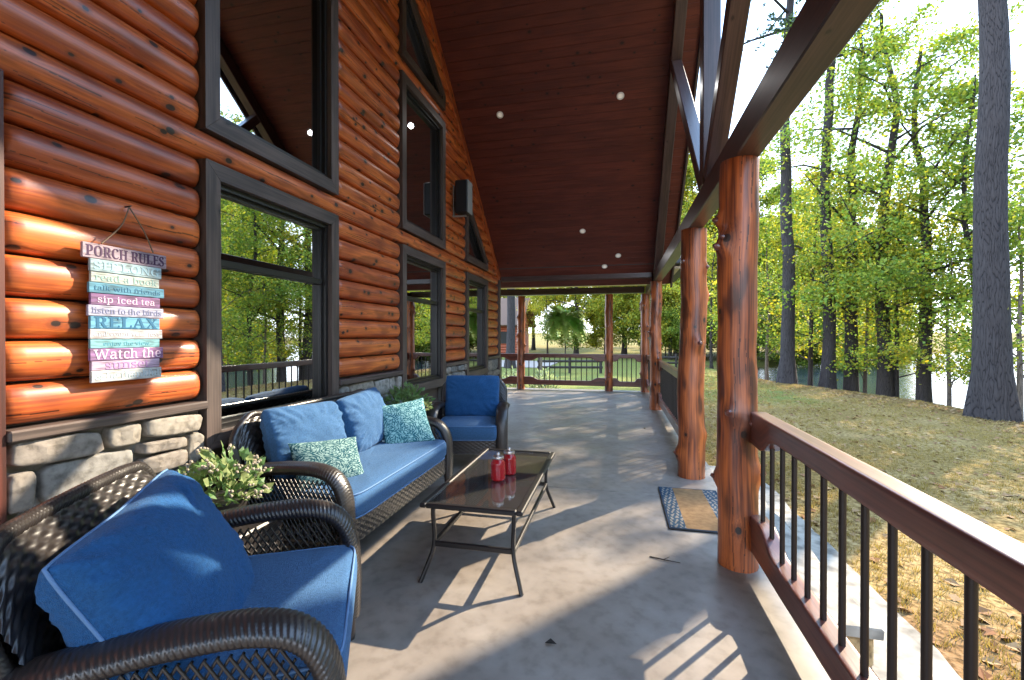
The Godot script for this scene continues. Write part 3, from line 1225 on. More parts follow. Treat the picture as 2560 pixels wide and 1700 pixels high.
# A woven panel over a surface given by fn(u, w) for u, w in metres.
func woven(fn: Callable, lu: float, lw: float, step: float, pu: float, pw: float, amp: float, flip := false) -> MB:
	var nu := int(lu / step)
	var nw := int(lw / step)
	var pts := PackedVector3Array()
	var uvs := PackedVector2Array()
	for j in nw + 1:
		for i in nu + 1:
			var u := lu * i / nu
			var w := lw * j / nw
			var a: Vector3 = fn.call(u, w)
			var du: Vector3 = fn.call(u + 0.01, w) - a
			var dw: Vector3 = fn.call(u, w + 0.01) - a
			var nn := dw.cross(du).normalized() * (-1.0 if flip else 1.0)
			pts.append(a + nn * (weave_h(u, w, pu, pw) * amp - amp * 0.5))
			uvs.append(Vector2(u, w))
	var mb := MB.new()
	mb.grid(pts, nw + 1, nu + 1, false, uvs, flip)
	return mb


func smooth_path(knots: Array, steps: int) -> PackedVector3Array:
	var cv := Curve3D.new()
	for i in knots.size():
		var a: Vector3 = knots[maxi(i - 1, 0)]
		var b: Vector3 = knots[mini(i + 1, knots.size() - 1)]
		var tan := (b - a) / 6.0
		cv.add_point(knots[i], -tan, tan)
	var out := PackedVector3Array()
	var l := cv.get_baked_length()
	for i in steps + 1:
		out.append(cv.sample_baked(l * i / steps, true))
	return out


# A roll wrapped in chevron-laid strands.
func wrapped(path: PackedVector3Array, rad: float, wide: float, amp: float, sides := 22) -> MB:
	var pts := PackedVector3Array()
	var uvs := PackedVector2Array()
	var s := 0.0
	var side := Vector3.ZERO
	var n := path.size()
	for i in n:
		var d := (path[mini(i + 1, n - 1)] - path[maxi(i - 1, 0)]).normalized()
		if side == Vector3.ZERO:
			side = Vector3.RIGHT if absf(d.x) < 0.8 else Vector3.BACK
		side = (side - d * side.dot(d)).normalized()
		var up := side.cross(d)
		if i > 0:
			s += path[i].distance_to(path[i - 1])
		for q in sides + 1:
			var a := TAU * q / sides
			var th := absf(angle_difference(a, PI / 2)) / PI
			var h := absf(sin(PI * (s / 0.016 + th * 3.0))) * (0.6 + 0.4 * absf(cos(PI * th * 5.0))) * amp
			var r := rad - amp * 0.6 + h
			pts.append(path[i] + side * cos(a) * r * wide + up * sin(a) * r)
			uvs.append(Vector2(s, a * rad))
	var mb := MB.new()
	mb.grid(pts, n, sides + 1, true, uvs, false)
	return mb


func wicker_seat(called: String, label: String, category: String, at: Vector3, turn: float, W: float, fine: float) -> Node3D:
	var t := thing(called, label, category, at, turn, "woven porch seating")
	var hw := W / 2
	var ax := hw - 0.055
	# back: leans, curves a little, with rounded shoulders
	var bw := W - 0.10
	var b0 := 0.30
	var bh := 0.58
	var back_fn := func(u: float, w: float) -> Vector3:
		var x := u - bw / 2
		var k := clampf(w / bh, 0.0, 1.0)
		var edge := maxf(0.0, absf(x) - (bw / 2 - 0.12)) / 0.12
		var hgt := bh * (1.0 - 0.22 * edge * edge * k)
		return Vector3(x, b0 + hgt * (w / bh), -0.29 - 0.11 * k * k - 0.02 * k + 0.05 * pow(absf(x) / (bw / 2), 3.0))
	obj("back_panel", woven(back_fn, bw, bh, fine, 0.036, 0.021, 0.007), M.wicker, t)
	var back_out := func(u: float, w: float) -> Vector3:
		return back_fn.call(u, w) + Vector3(0, 0, -0.035)
	obj("back_panel", woven(back_out, bw, bh, maxf(fine, 0.008), 0.036, 0.021, 0.007, true), M.wicker, t)
	# rim over the back, down to both arms
	var rim := []
	for i in 13:
		var u := bw * i / 12.0
		rim.append(back_fn.call(u, bh) + Vector3(0, 0.008, -0.017))
	rim.push_front(Vector3(-ax, 0.58, -0.33))
	rim.push_back(Vector3(ax, 0.58, -0.33))
	obj("back_rim", wrapped(smooth_path(rim, int(W / fine * 1.4)), 0.024, 1.0, 0.005, 16), M.wicker, t)
	# arms
	for s in [-1.0, 1.0]:
		var x: float = ax * s
		var arm := smooth_path([Vector3(x * 0.985, 0.57, -0.36), Vector3(x, 0.60, -0.20), Vector3(x, 0.625, 0.02), Vector3(x, 0.625, 0.19), Vector3(x, 0.585, 0.31), Vector3(x, 0.48, 0.375), Vector3(x, 0.30, 0.39), Vector3(x, 0.12, 0.385)], int(1.9 / fine))
		obj("arm", wrapped(arm, 0.037, 1.75, 0.0036, 32), M.wicker, t)
		# open lattice below the arm
		var lat := MB.new()
		var arm_top := func(z: float) -> float:
			return 0.60 if z < 0.2 else 0.60 - pow((z - 0.2) / 0.18, 2.0) * 0.25
		for sl in [-1.0, 1.0]:
			var c := -1.2
			while c < 1.4:
				var path := PackedVector3Array()
				var i := 0
				while i <= 40:
					var y := 0.19 + 0.41 * i / 40.0
					var z: float = c + sl * y * 0.62
					if z > -0.31 and z < 0.36 and y < arm_top.call(z):
						path.append(Vector3(x + sl * 0.004, y, z))
					elif path.size() > 1:
						break
					i += 4
				if path.size() > 1:
					lat.tube(path, 0.0045, 5, false)
				c += 0.030
		var lo := obj("lattice", lat, M.wicker, t)
		lo.set_meta("kind", "stuff")
		var sr := MB.new()
		sr.box(Transform3D(Basis(), Vector3(x, 0.19, 0.02)), Vector3(0.05, 0.04, 0.70), 0.01)
		obj("side_rail", sr, M.wicker, t)
		for z in [0.375, -0.33]:
			var lg := MB.new()
			lg.tube(PackedVector3Array([Vector3(x, 0.0, z), Vector3(x, 0.14, z), Vector3(x, 0.32, z)]), [0.024, 0.027, 0.028], 10)
			obj("leg", lg, M.wicker, t)
	# apron and deck
	var ap := func(u: float, w: float) -> Vector3:
		return Vector3(u - (W - 0.16) / 2, 0.17 + w, 0.385)
	obj("apron", woven(ap, W - 0.16, 0.15, maxf(fine, 0.006), 0.03, 0.018, 0.006), M.wicker, t)
	var dk := MB.new()
	dk.box(Transform3D(Basis(), Vector3(0, 0.29, 0.03)), Vector3(W - 0.14, 0.04, 0.70), 0.008)
	obj("seat_deck", dk, M.wicker, t)
	return t


# Boxy cushion: rounded edges, crowned faces, soft creases. size = (x, y thickness, z)
func box_cushion(size: Vector3, crown: float, seed_: float, wrinkle := 0.007) -> MB:
	var rings := []
	var n := 44
	var outline := []
	for i in n:
		var a := TAU * i / n
		var c := cos(a)
		var s := sin(a)
		outline.append(Vector2(signf(c) * pow(absf(c), 0.16), signf(s) * pow(absf(s), 0.16)))
	var levels := []
	for k in 9:  # bottom face, side, top face as (inset share, height share)
		levels.append([0.0, 0.0])
	levels = [[0.05, -1.0], [0.3, -1.0], [0.6, -1.0], [0.88, -0.99], [0.97, -0.90], [1.0, -0.6], [1.0, 0.0], [1.0, 0.6], [0.97, 0.90], [0.88, 0.99], [0.7, 1.0], [0.5, 1.0], [0.3, 1.0], [0.12, 1.0], [0.02, 1.0]]
	for lv in levels:
		var ring := PackedVector3Array()
		for o in outline:
			var q := Vector2(o.x * lv[0] * size.x / 2, o.y * lv[0] * size.z / 2)
			var up: float = lv[1]
			var cr := crown * (1.0 - pow(absf(o.x * lv[0]), 3.0)) * (1.0 - pow(absf(o.y * lv[0]), 3.0)) * up
			var y: float = up * size.y / 2 + cr * absf(up)
			var wr := noise.get_noise_3d(q.x * 5.0 + seed_, y * 3.0, q.y * 5.0 + seed_ * 2.0) * wrinkle * 2.0
			var bulge := 1.0 + (0.02 * (1.0 - up * up))
			ring.append(Vector3(q.x * bulge, y + wr, q.y * bulge))
		rings.append(ring)
	var mb := MB.new()
	mb.loft(rings, true)
	return mb


# Knife-edge pillow lying in the xy plane, thickness along z; corners stay sharp, faces creased near the corners.
func pillow(w: float, h: float, th: float, seed_: float, plump := 0.5, creases := 0.008, rounding := 0.0) -> MB:
	var mb := MB.new()
	var n := 40
	for side in [1.0, -1.0]:
		var pts := PackedVector3Array()
		var uvs := PackedVector2Array()
		for j in n + 1:
			for i in n + 1:
				var u := sin(PI * (i / float(n) - 0.5)) * 0.55 + (i / float(n) - 0.5) * 0.9
				var w2 := sin(PI * (j / float(n) - 0.5)) * 0.55 + (j / float(n) - 0.5) * 0.9
				var eu := maxf(0.0, 1.0 - u * u)
				var ew := maxf(0.0, 1.0 - w2 * w2)
				var f := pow(eu, plump) * pow(ew, plump)
				var pull_x := 1.0 - 0.07 * ew * absf(u)
				var pull_y := 1.0 - 0.07 * eu * absf(w2)
				var rad := sqrt(u * u + w2 * w2)
				var ang := atan2(w2, u)
				var cr := (absf(noise.get_noise_2d(ang * 2.6 + seed_ * 3.0 + side, rad * 0.8)) - 0.15) * creases * 2.0 * smoothstep(0.35, 0.9, rad) * minf(1.0, f * 3.0)
				cr += noise.get_noise_2d(u * 1.6 + seed_, w2 * 1.6 + side * 7.0) * creases * 0.8 * f
				pts.append(Vector3(u * w / 2 * pull_x * sqrt(1.0 - rounding * pow(w2, 4.0)), w2 * h / 2 * pull_y * sqrt(1.0 - rounding * pow(u, 4.0)), side * (th / 2 * f + cr)))
				uvs.append(Vector2(u * 0.5 + 0.5, 0.5 - w2 * 0.5))
		mb.grid(pts, n + 1, n + 1, false, uvs, side > 0)
	return mb


func seam_ring(w: float, h: float, rad: float, rounding := 0.0) -> MB:
	var path := PackedVector3Array()
	var n := 24
	for e in 4:
		for i in n:
			var s := -1.0 + 2.0 * i / n
			var u := [s, 1.0, -s, -1.0][e] as float
			var w2 := [-1.0, s, 1.0, -s][e] as float
			var ew := 1.0 - w2 * w2
			var eu := 1.0 - u * u
			path.append(Vector3(u * w / 2 * (1.0 - 0.07 * ew * absf(u)) * sqrt(1.0 - rounding * pow(w2, 4.0)), w2 * h / 2 * (1.0 - 0.07 * eu * absf(w2)) * sqrt(1.0 - rounding * pow(u, 4.0)), 0))
	path.append(path[0])
	var mb := MB.new()
	mb.tube(path, rad, 6, false)
	return mb


func cushion_ring(size: Vector3, y: float, rad: float) -> MB:
	var path := PackedVector3Array()
	for i in 65:
		var a := TAU * i / 64
		var c := cos(a)
		var s := sin(a)
		path.append(Vector3(signf(c) * pow(absf(c), 0.16) * size.x / 2 * 0.985, y, signf(s) * pow(absf(s), 0.16) * size.z / 2 * 0.985))
	var mb := MB.new()
	mb.tube(path, rad, 6, false)
	return mb


func put_pillow(label: String, category: String, called: String, size: Vector3, at: Vector3, basis: Basis, mat: Material, seed_: float, plump: float, piped: bool, creases := 0.008, group := "") -> Node3D:
	var t := thing(called, label, category, at, 0, group)
	t.basis = basis
	var rounding := 0.0 if called == "throw_pillow" else (0.10 if piped else 0.17)
	obj("cover", pillow(size.x, size.y, size.z, seed_, plump, creases, rounding), mat, t)
	if piped:
		obj("piping", seam_ring(size.x, size.y, 0.005, rounding), M.piping, t)
	return t


func seat_cushion(label: String, size: Vector3, at: Vector3, turn: float, seed_: float) -> void:
	var t := thing("seat_cushion", label, "cushion", at, turn, "blue seat cushions")
	obj("cover", box_cushion(size, 0.02, seed_), M.blue_fabric_faded, t)
	obj("piping", cushion_ring(size, size.y / 2 - 0.008, 0.005), M.piping, t)
	obj("piping", cushion_ring(size, -size.y / 2 + 0.010, 0.005), M.piping, t)


func build_furniture() -> void:
	# near armchair, turned towards the table
	var f1 := Vector2(0.874, 0.486)
	var turn1 := atan2(f1.x, -f1.y)
	var c1 := p(-1.325, 0, 1.315)
	wicker_seat("wicker_armchair", "near dark wicker armchair with the large tilted blue cushion", "armchair", c1, turn1, 0.99, 0.0055)
	var b1 := Basis(Vector3.UP, turn1)
	seat_cushion("blue seat cushion of the near wicker armchair", Vector3(0.80, 0.15, 0.66), c1 + b1 * Vector3(0, 0.388, 0.08), turn1, 3.0)
	var bp := b1 * Basis(Vector3.RIGHT, deg_to_rad(-27)) * Basis(Vector3.BACK, deg_to_rad(4))
	put_pillow("large blue cushion propped in the near wicker armchair", "cushion", "back_cushion", Vector3(0.74, 0.60, 0.30), c1 + b1 * Vector3(-0.08, 0.615, -0.135), bp, M.blue_fabric, 2.0, 0.36, true, 0.017, "blue back cushions")
	# loveseat along the wall
	var ts := PI / 2
	var c2 := p(-1.90, 0, 3.13)
	wicker_seat("wicker_loveseat", "dark wicker loveseat with blue cushions standing along the log wall", "sofa", c2, ts, 1.72, 0.0075)
	var b2 := Basis(Vector3.UP, ts)
	seat_cushion("long blue seat cushion of the wicker loveseat", Vector3(1.52, 0.16, 0.70), c2 + b2 * Vector3(0, 0.392, 0.06), ts, 9.0)
	for s in [-1.0, 1.0]:
		var bq := b2 * Basis(Vector3.UP, deg_to_rad(4.0 * s)) * Basis(Vector3.RIGHT, deg_to_rad(-17)) * Basis(Vector3.BACK, deg_to_rad(3.0 * s))
		put_pillow("blue back cushion on the loveseat nearest the viewer" if s < 0 else "blue back cushion on the loveseat nearest the far chair", "cushion", "back_cushion", Vector3(0.72, 0.50, 0.23), c2 + b2 * Vector3(0.365 * s, 0.70, -0.20), bq, M.blue_fabric_faded, 5.0 + s, 0.34, false, 0.018, "blue back cushions")
	var bt := b2 * Basis(Vector3.UP, deg_to_rad(-28)) * Basis(Vector3.RIGHT, deg_to_rad(-34)) * Basis(Vector3.BACK, deg_to_rad(-4))
	put_pillow("dark teal patterned throw pillow against the near loveseat arm", "pillow", "throw_pillow", Vector3(0.46, 0.32, 0.13), c2 + b2 * Vector3(-0.52, 0.585, 0.07), bt, M.pillow_print_0, 8.0, 0.5, false, 0.005, "patterned throw pillows")
	var bt2 := b2 * Basis(Vector3.UP, deg_to_rad(-52)) * Basis(Vector3.RIGHT, deg_to_rad(-30)) * Basis(Vector3.BACK, deg_to_rad(8))
	put_pillow("light teal patterned throw pillow against the far loveseat arm", "pillow", "throw_pillow", Vector3(0.44, 0.42, 0.14), c2 + b2 * Vector3(0.60, 0.63, 0.06), bt2, M.pillow_print_1, 11.0, 0.5, false, 0.005, "patterned throw pillows")
	# far armchair
	var turn3 := atan2(0.2, 0.98)
	var c3 := p(-1.63, 0, 4.93)
	wicker_seat("wicker_armchair", "far dark wicker armchair facing the viewer beyond the loveseat", "armchair", c3, turn3, 0.86, 0.009)
	var b3 := Basis(Vector3.UP, turn3)
	seat_cushion("blue seat cushion of the far wicker armchair", Vector3(0.66, 0.16, 0.68), c3 + b3 * Vector3(0, 0.392, 0.09), turn3, 17.0)
	var bf := b3 * Basis(Vector3.RIGHT, deg_to_rad(-14))
	put_pillow("blue back cushion upright in the far wicker armchair", "cushion", "back_cushion", Vector3(0.68, 0.52, 0.2), c3 + b3 * Vector3(0, 0.705, -0.20), bf, M.blue_fabric, 14.0, 0.3, false, 0.012, "blue back cushions")
	build_table()
	# wicker side tables with plants
	side_table("dark woven side table between the near armchair and the loveseat", p(-2.0, 0, 1.95), 0.40, 0.43)
	side_table("dark woven side table between the loveseat and the far armchair", p(-2.14, 0, 4.36), 0.38, 0.52)
	potted_plant("bushy green plant with pinkish buds in a dark pot behind the near armchair", p(-2.0, 0.433, 1.95), 0.20, 0.235, true, 5)
	potted_plant("green leafy plant in a dark pot beyond the loveseat", p(-2.14, 0.523, 4.36), 0.25, 0.22, false, 9)


func side_table(label: String, at: Vector3, w: float, h: float) -> void:
	var t := thing("side_table", label, "table", at, 0, "wicker side tables")
	for k in 4:
		var b := Basis(Vector3.UP, PI / 2 * k)
		var fn := func(u: float, v: float) -> Vector3:
			return b * Vector3(u - w / 2, 0.03 + v, w / 2)
		obj("side_panel", woven(fn, w, h - 0.06, 0.008, 0.036, 0.021, 0.006), M.wicker, t)
	var top := MB.new()
	top.box(Transform3D(Basis(), Vector3(0, h - 0.015, 0)), Vector3(w + 0.03, 0.03, w + 0.03), 0.01)
	obj("table_top", top, M.wicker, t)
	for s in [[-1, -1], [1, -1], [1, 1], [-1, 1]]:
		var lg := MB.new()
		lg.tube(PackedVector3Array([Vector3(s[0] * (w / 2 - 0.02), 0, s[1] * (w / 2 - 0.02)), Vector3(s[0] * (w / 2 - 0.02), h - 0.03, s[1] * (w / 2 - 0.02))]), 0.018, 8)
		obj("leg", lg, M.wicker, t)


func build_table() -> void:
	var t := thing("coffee_table", "low black metal coffee table with a lattice top in front of the loveseat", "table", p(-0.80, 0, 3.06))
	var w := 0.60
	var l := 1.32
	var h := 0.455
	var fr := MB.new()
	for s in [-1.0, 1.0]:
		fr.bar(Vector3(s * (w / 2 - 0.018), h - 0.014, -l / 2), Vector3(s * (w / 2 - 0.018), h - 0.014, l / 2), 0.036, 0.028, Vector3.RIGHT, 0.006)
		fr.bar(Vector3(-w / 2 + 0.037, h - 0.014, s * (l / 2 - 0.018)), Vector3(w / 2 - 0.037, h - 0.014, s * (l / 2 - 0.018)), 0.036, 0.028, Vector3.BACK, 0.006)
	obj("top_frame", fr, M.table_metal, t)
	var la := MB.new()
	for sl in [-1.0, 1.0]:
		var c := -1.2
		while c < 1.2:
			# strip z = c + sl * x, clipped to the frame
			var x0 := -w / 2 + 0.03
			var x1 := w / 2 - 0.03
			var zl := l / 2 - 0.03
			var a := Vector2(x0, c + sl * x0)
			var b := Vector2(x1, c + sl * x1)
			var ok := true
			for side in [-zl, zl]:
				if (a.y - side) * (b.y - side) < 0:
					var cut := Vector2((side - c) / sl, side)
					if absf(a.y) > zl and signf(a.y) == signf(side):
						a = cut
					elif absf(b.y) > zl and signf(b.y) == signf(side):
						b = cut
			if absf(a.y) > zl + 0.001 or absf(b.y) > zl + 0.001 or a.distance_to(b) < 0.01:
				ok = false
			if ok:
				la.bar(Vector3(a.x, h - 0.016 + sl * 0.002, a.y), Vector3(b.x, h - 0.016 + sl * 0.002, b.y), 0.009, 0.003, Vector3(1, 0, -sl).normalized(), 0.0)
			c += 0.021
	var lo := obj("lattice_top", la, M.table_metal, t)
	lo.set_meta("kind", "stuff")
	var gl := MB.new()
	gl.box(Transform3D(Basis(), Vector3(0, h - 0.008, 0)), Vector3(w - 0.074, 0.004, l - 0.074), 0.0)
	obj("glass_top", gl, M.table_glass, t)
	for s in [[-1.0, -1.0], [1.0, -1.0], [1.0, 1.0], [-1.0, 1.0]]:
		var lg := MB.new()
		var k := []
		for q in [[0.0, 0.43], [0.0, 0.36], [-0.006, 0.26], [0.0, 0.17], [0.028, 0.08], [0.055, 0.0]]:
			k.append(Vector3(s[0] * (w / 2 - 0.06 + q[0]), q[1], s[1] * (l / 2 - 0.06 + q[0])))
		var path := smooth_path(k, 16)
		for i in path.size() - 1:
			pass
		lg.tube(path, 0.017, 8, true, 0.0, 0.75)
		obj("leg", lg, M.table_metal, t)
	for s in [-1.0, 1.0]:
		var st := MB.new()
		st.bar(Vector3(s * (w / 2 - 0.063), 0.205, -l / 2 + 0.07), Vector3(s * (w / 2 - 0.063), 0.205, l / 2 - 0.07), 0.02, 0.03, Vector3.RIGHT, 0.004)
		obj("stretcher", st, M.table_metal, t)
		var s2 := MB.new()
		s2.bar(Vector3(-w / 2 + 0.07, 0.205, s * (l / 2 - 0.063)), Vector3(w / 2 - 0.07, 0.205, s * (l / 2 - 0.063)), 0.02, 0.03, Vector3.BACK, 0.004)
		obj("stretcher", s2, M.table_metal, t)
	jar("red glass jar nearest the viewer on the coffee table", p(-0.775, h - 0.0055, 2.93))
	jar("red glass jar behind the other red jar on the coffee table", p(-0.735, h - 0.0055, 3.08))


func lathe(profile: Array, sides: int) -> MB:
	var rings := []
	for q in profile:
		var ring := PackedVector3Array()
		for i in sides:
			var a := TAU * i / sides
			ring.append(Vector3(cos(a) * q[0], q[1], sin(a) * q[0]))
		rings.append(ring)
	var mb := MB.new()
	mb.loft(rings, true)
	return mb


func jar(label: String, at: Vector3) -> void:
	var t := thing("red_jar", label, "jar", at, 0, "red jars")
	obj("glass", lathe([[0.040, 0.0], [0.047, 0.004], [0.049, 0.015], [0.049, 0.105], [0.047, 0.118], [0.036, 0.135], [0.034, 0.140]], 28), M.red_glass, t)
	obj("lid", lathe([[0.0375, 0.141], [0.0385, 0.144], [0.0385, 0.156], [0.036, 0.159], [0.012, 0.160]], 28), M.jar_lid, t)
	obj("knob", lathe([[0.010, 0.1605], [0.012, 0.166], [0.011, 0.176], [0.006, 0.181]], 16), M.jar_lid, t)


func potted_plant(label: String, at: Vector3, spread: float, tall: float, buds: bool, seed_: int) -> void:
	var t := thing("potted_plant", label, "plant", at, 0, "potted plants")
	obj("pot", lathe([[0.08, 0.0], [0.10, 0.01], [0.125, 0.12], [0.13, 0.135], [0.12, 0.136]], 22), M.pot_dark, t)
	var rr := RandomNumberGenerator.new()
	rr.seed = seed_
	var mb := MB.new()
	var bd := MB.new()
	for i in 330:
		var th := rr.randf() * TAU
		var el := acos(rr.randf_range(-0.15, 1.0))
		var rad := rr.randf_range(0.45, 1.0)
		var c := Vector3(cos(th) * sin(el) * spread * rad, 0.14 + maxf(0.0, cos(el)) * tall * rad + (cos(el) * 0.05 if cos(el) < 0 else 0.0), sin(th) * sin(el) * spread * rad)
		var outw := (c - Vector3(0, 0.1, 0)).normalized()
		var dirv := (outw + Vector3(rr.randf_range(-0.6, 0.6), rr.randf_range(-0.2, 0.7), rr.randf_range(-0.6, 0.6))).normalized()
		leaf(mb, c, dirv, rr.randf_range(0.045, 0.075), rr.randf_range(0.55, 0.8), rr)
		if buds and rad > 0.8 and rr.randf() < 0.42:
			for k in 5:
				var o := c + outw * 0.03 + Vector3(rr.randf_range(-0.022, 0.022), rr.randf_range(-0.01, 0.02), rr.randf_range(-0.022, 0.022))
				bd.box(Transform3D(Basis.from_euler(Vector3(rr.randf() * 3, rr.randf() * 3, 0)), o), Vector3(0.014, 0.014, 0.014), 0.004)
	obj("foliage", mb, M.pot_leaf, t)
	if buds:
		obj("buds", bd, M.bud_pink, t)


# One folded leaf of four triangles.
func leaf(mb: MB, at: Vector3, dirv: Vector3, l: float, wide: float, rr: RandomNumberGenerator) -> void:
	var side := dirv.cross(Vector3(rr.randf_range(-1, 1), rr.randf_range(0.2, 1), rr.randf_range(-1, 1))).normalized()
	var up := side.cross(dirv).normalized()
	var m := at + dirv * l * 0.5 + up * l * 0.08
	var tip := at + dirv * l - up * l * 0.12
	var a := m + side * l * wide * 0.5 - up * l * 0.08
	var b := m - side * l * wide * 0.5 - up * l * 0.08
	mb.tri(at, a, m)
	mb.tri(at, m, b)
	mb.tri(a, tip, m)
	mb.tri(m, tip, b)


# ---------------------------------------------------------------- hanging sign
func build_sign() -> void:
	var lines := [
		["PORCH RULES", 0.405, 0.072, [0.42, 0.34, 0.42], [0.045, 0.012, 0.06], 0.0, true, 0.052],
		["SIT LONG", 0.345, 0.060, [0.36, 0.52, 0.60], [0.26, 0.42, 0.52], 0.0, true, 0.040],
		["read a book", 0.330, 0.050, [0.50, 0.58, 0.56], [0.22, 0.36, 0.36], 0.003, false, 0.034],
		["talk with friends", 0.365, 0.050, [0.10, 0.30, 0.44], [0.03, 0.15, 0.26], -0.004, false, 0.026],
		["sip iced tea", 0.335, 0.056, [0.25, 0.13, 0.30], [0.62, 0.48, 0.62], 0.002, false, 0.042],
		["listen to the birds", 0.365, 0.052, [0.44, 0.46, 0.62], [0.16, 0.18, 0.32], 0.0, false, 0.030],
		["RELAX", 0.335, 0.060, [0.14, 0.42, 0.64], [0.010, 0.11, 0.22], 0.004, true, 0.054],
		["and count your joys", 0.350, 0.048, [0.62, 0.62, 0.66], [0.42, 0.42, 0.48], 0.0, false, 0.028],
		["enjoy the view", 0.335, 0.044, [0.22, 0.50, 0.58], [0.10, 0.32, 0.42], 0.005, false, 0.026],
		["Watch the", 0.355, 0.058, [0.33, 0.18, 0.40], [0.66, 0.52, 0.66], -0.002, false, 0.050],
		["sunset", 0.330, 0.046, [0.55, 0.42, 0.60], [0.36, 0.20, 0.42], 0.003, false, 0.038],
		["& be thankful", 0.340, 0.056, [0.60, 0.64, 0.66], [0.40, 0.50, 0.56], 0.0, false, 0.036],
	]
	var total := 0.0
	for q in lines:
		total += q[2] + 0.001
	var top := 1.845
	var sign_ := thing("hanging_sign", "hanging sign of stacked pastel boards that begins PORCH RULES", "sign", p(WALL + 0.075, top, 1.81))
	var font := SystemFont.new()
	font.font_names = PackedStringArray(["Droid Serif"])
	font.font_weight = 700
	var font2 := SystemFont.new()
	font2.font_names = PackedStringArray(["Droid Serif"])
	var y := 0.0
	var i := 0
	for q in lines:
		var b := part("board", sign_)
		b.position = Vector3(0.003 * (i % 2), y - q[2] / 2, q[5])
		var mb := MB.new()
		mb.box(Transform3D(), Vector3(0.014, q[2], q[1]), 0.0025, Vector2(i * 0.23, i * 0.11))
		var bm := StandardMaterial3D.new()
		bm.resource_name = "sign_board_%d" % i
		bm.albedo_color = lin(q[3][0], q[3][1], q[3][2])
		bm.roughness = 0.75
		bm.albedo_texture = M.stone_0.albedo_texture
		bm.uv1_scale = Vector3(1.5, 9, 1)
		obj("plank", mb, bm, b)
		var tm := TextMesh.new()
		tm.text = q[0]
		tm.font = font if q[6] else font2
		tm.font_size = 64
		tm.pixel_size = 0.0006
		tm.depth = 0.0016
		var box := tm.get_aabb().size
		var lm := StandardMaterial3D.new()
		lm.resource_name = "sign_letters_%d" % i
		lm.albedo_color = lin(q[4][0], q[4][1], q[4][2])
		lm.roughness = 0.7
		var o := MeshInstance3D.new()
		o.name = "lettering"
		o.mesh = tm
		o.material_override = lm
		b.add_child(o, true)
		var sy: float = q[7] / maxf(box.y, 0.001)
		var sx: float = minf(sy * 1.25, (q[1] - 0.03) / maxf(box.x, 0.001))
		o.rotation.y = PI / 2
		o.scale = Vector3(sx, sy, 1)
		o.position = Vector3(0.0078, 0, 0)
		y -= q[2] + 0.001
		i += 1
	# cords up to a nail
	var nail := Vector3(-0.01, 0.22, -0.02)
	for s in [-1.0, 1.0]:
		var mb := MB.new()
		mb.tube(smooth_path([nail, Vector3(0.012, 0.11, -0.02 + s * 0.055), Vector3(0.012, 0.004, s * 0.125)], 12), 0.0035, 6)
		obj("cord", mb, M.cord, sign_)
	var nl := MB.new()
	nl.tube(PackedVector3Array([nail - Vector3(0.04, 0.0, 0), nail + Vector3(0.012, 0.004, 0)]), 0.004, 8)
	obj("nail", nl, M.black_metal, sign_)


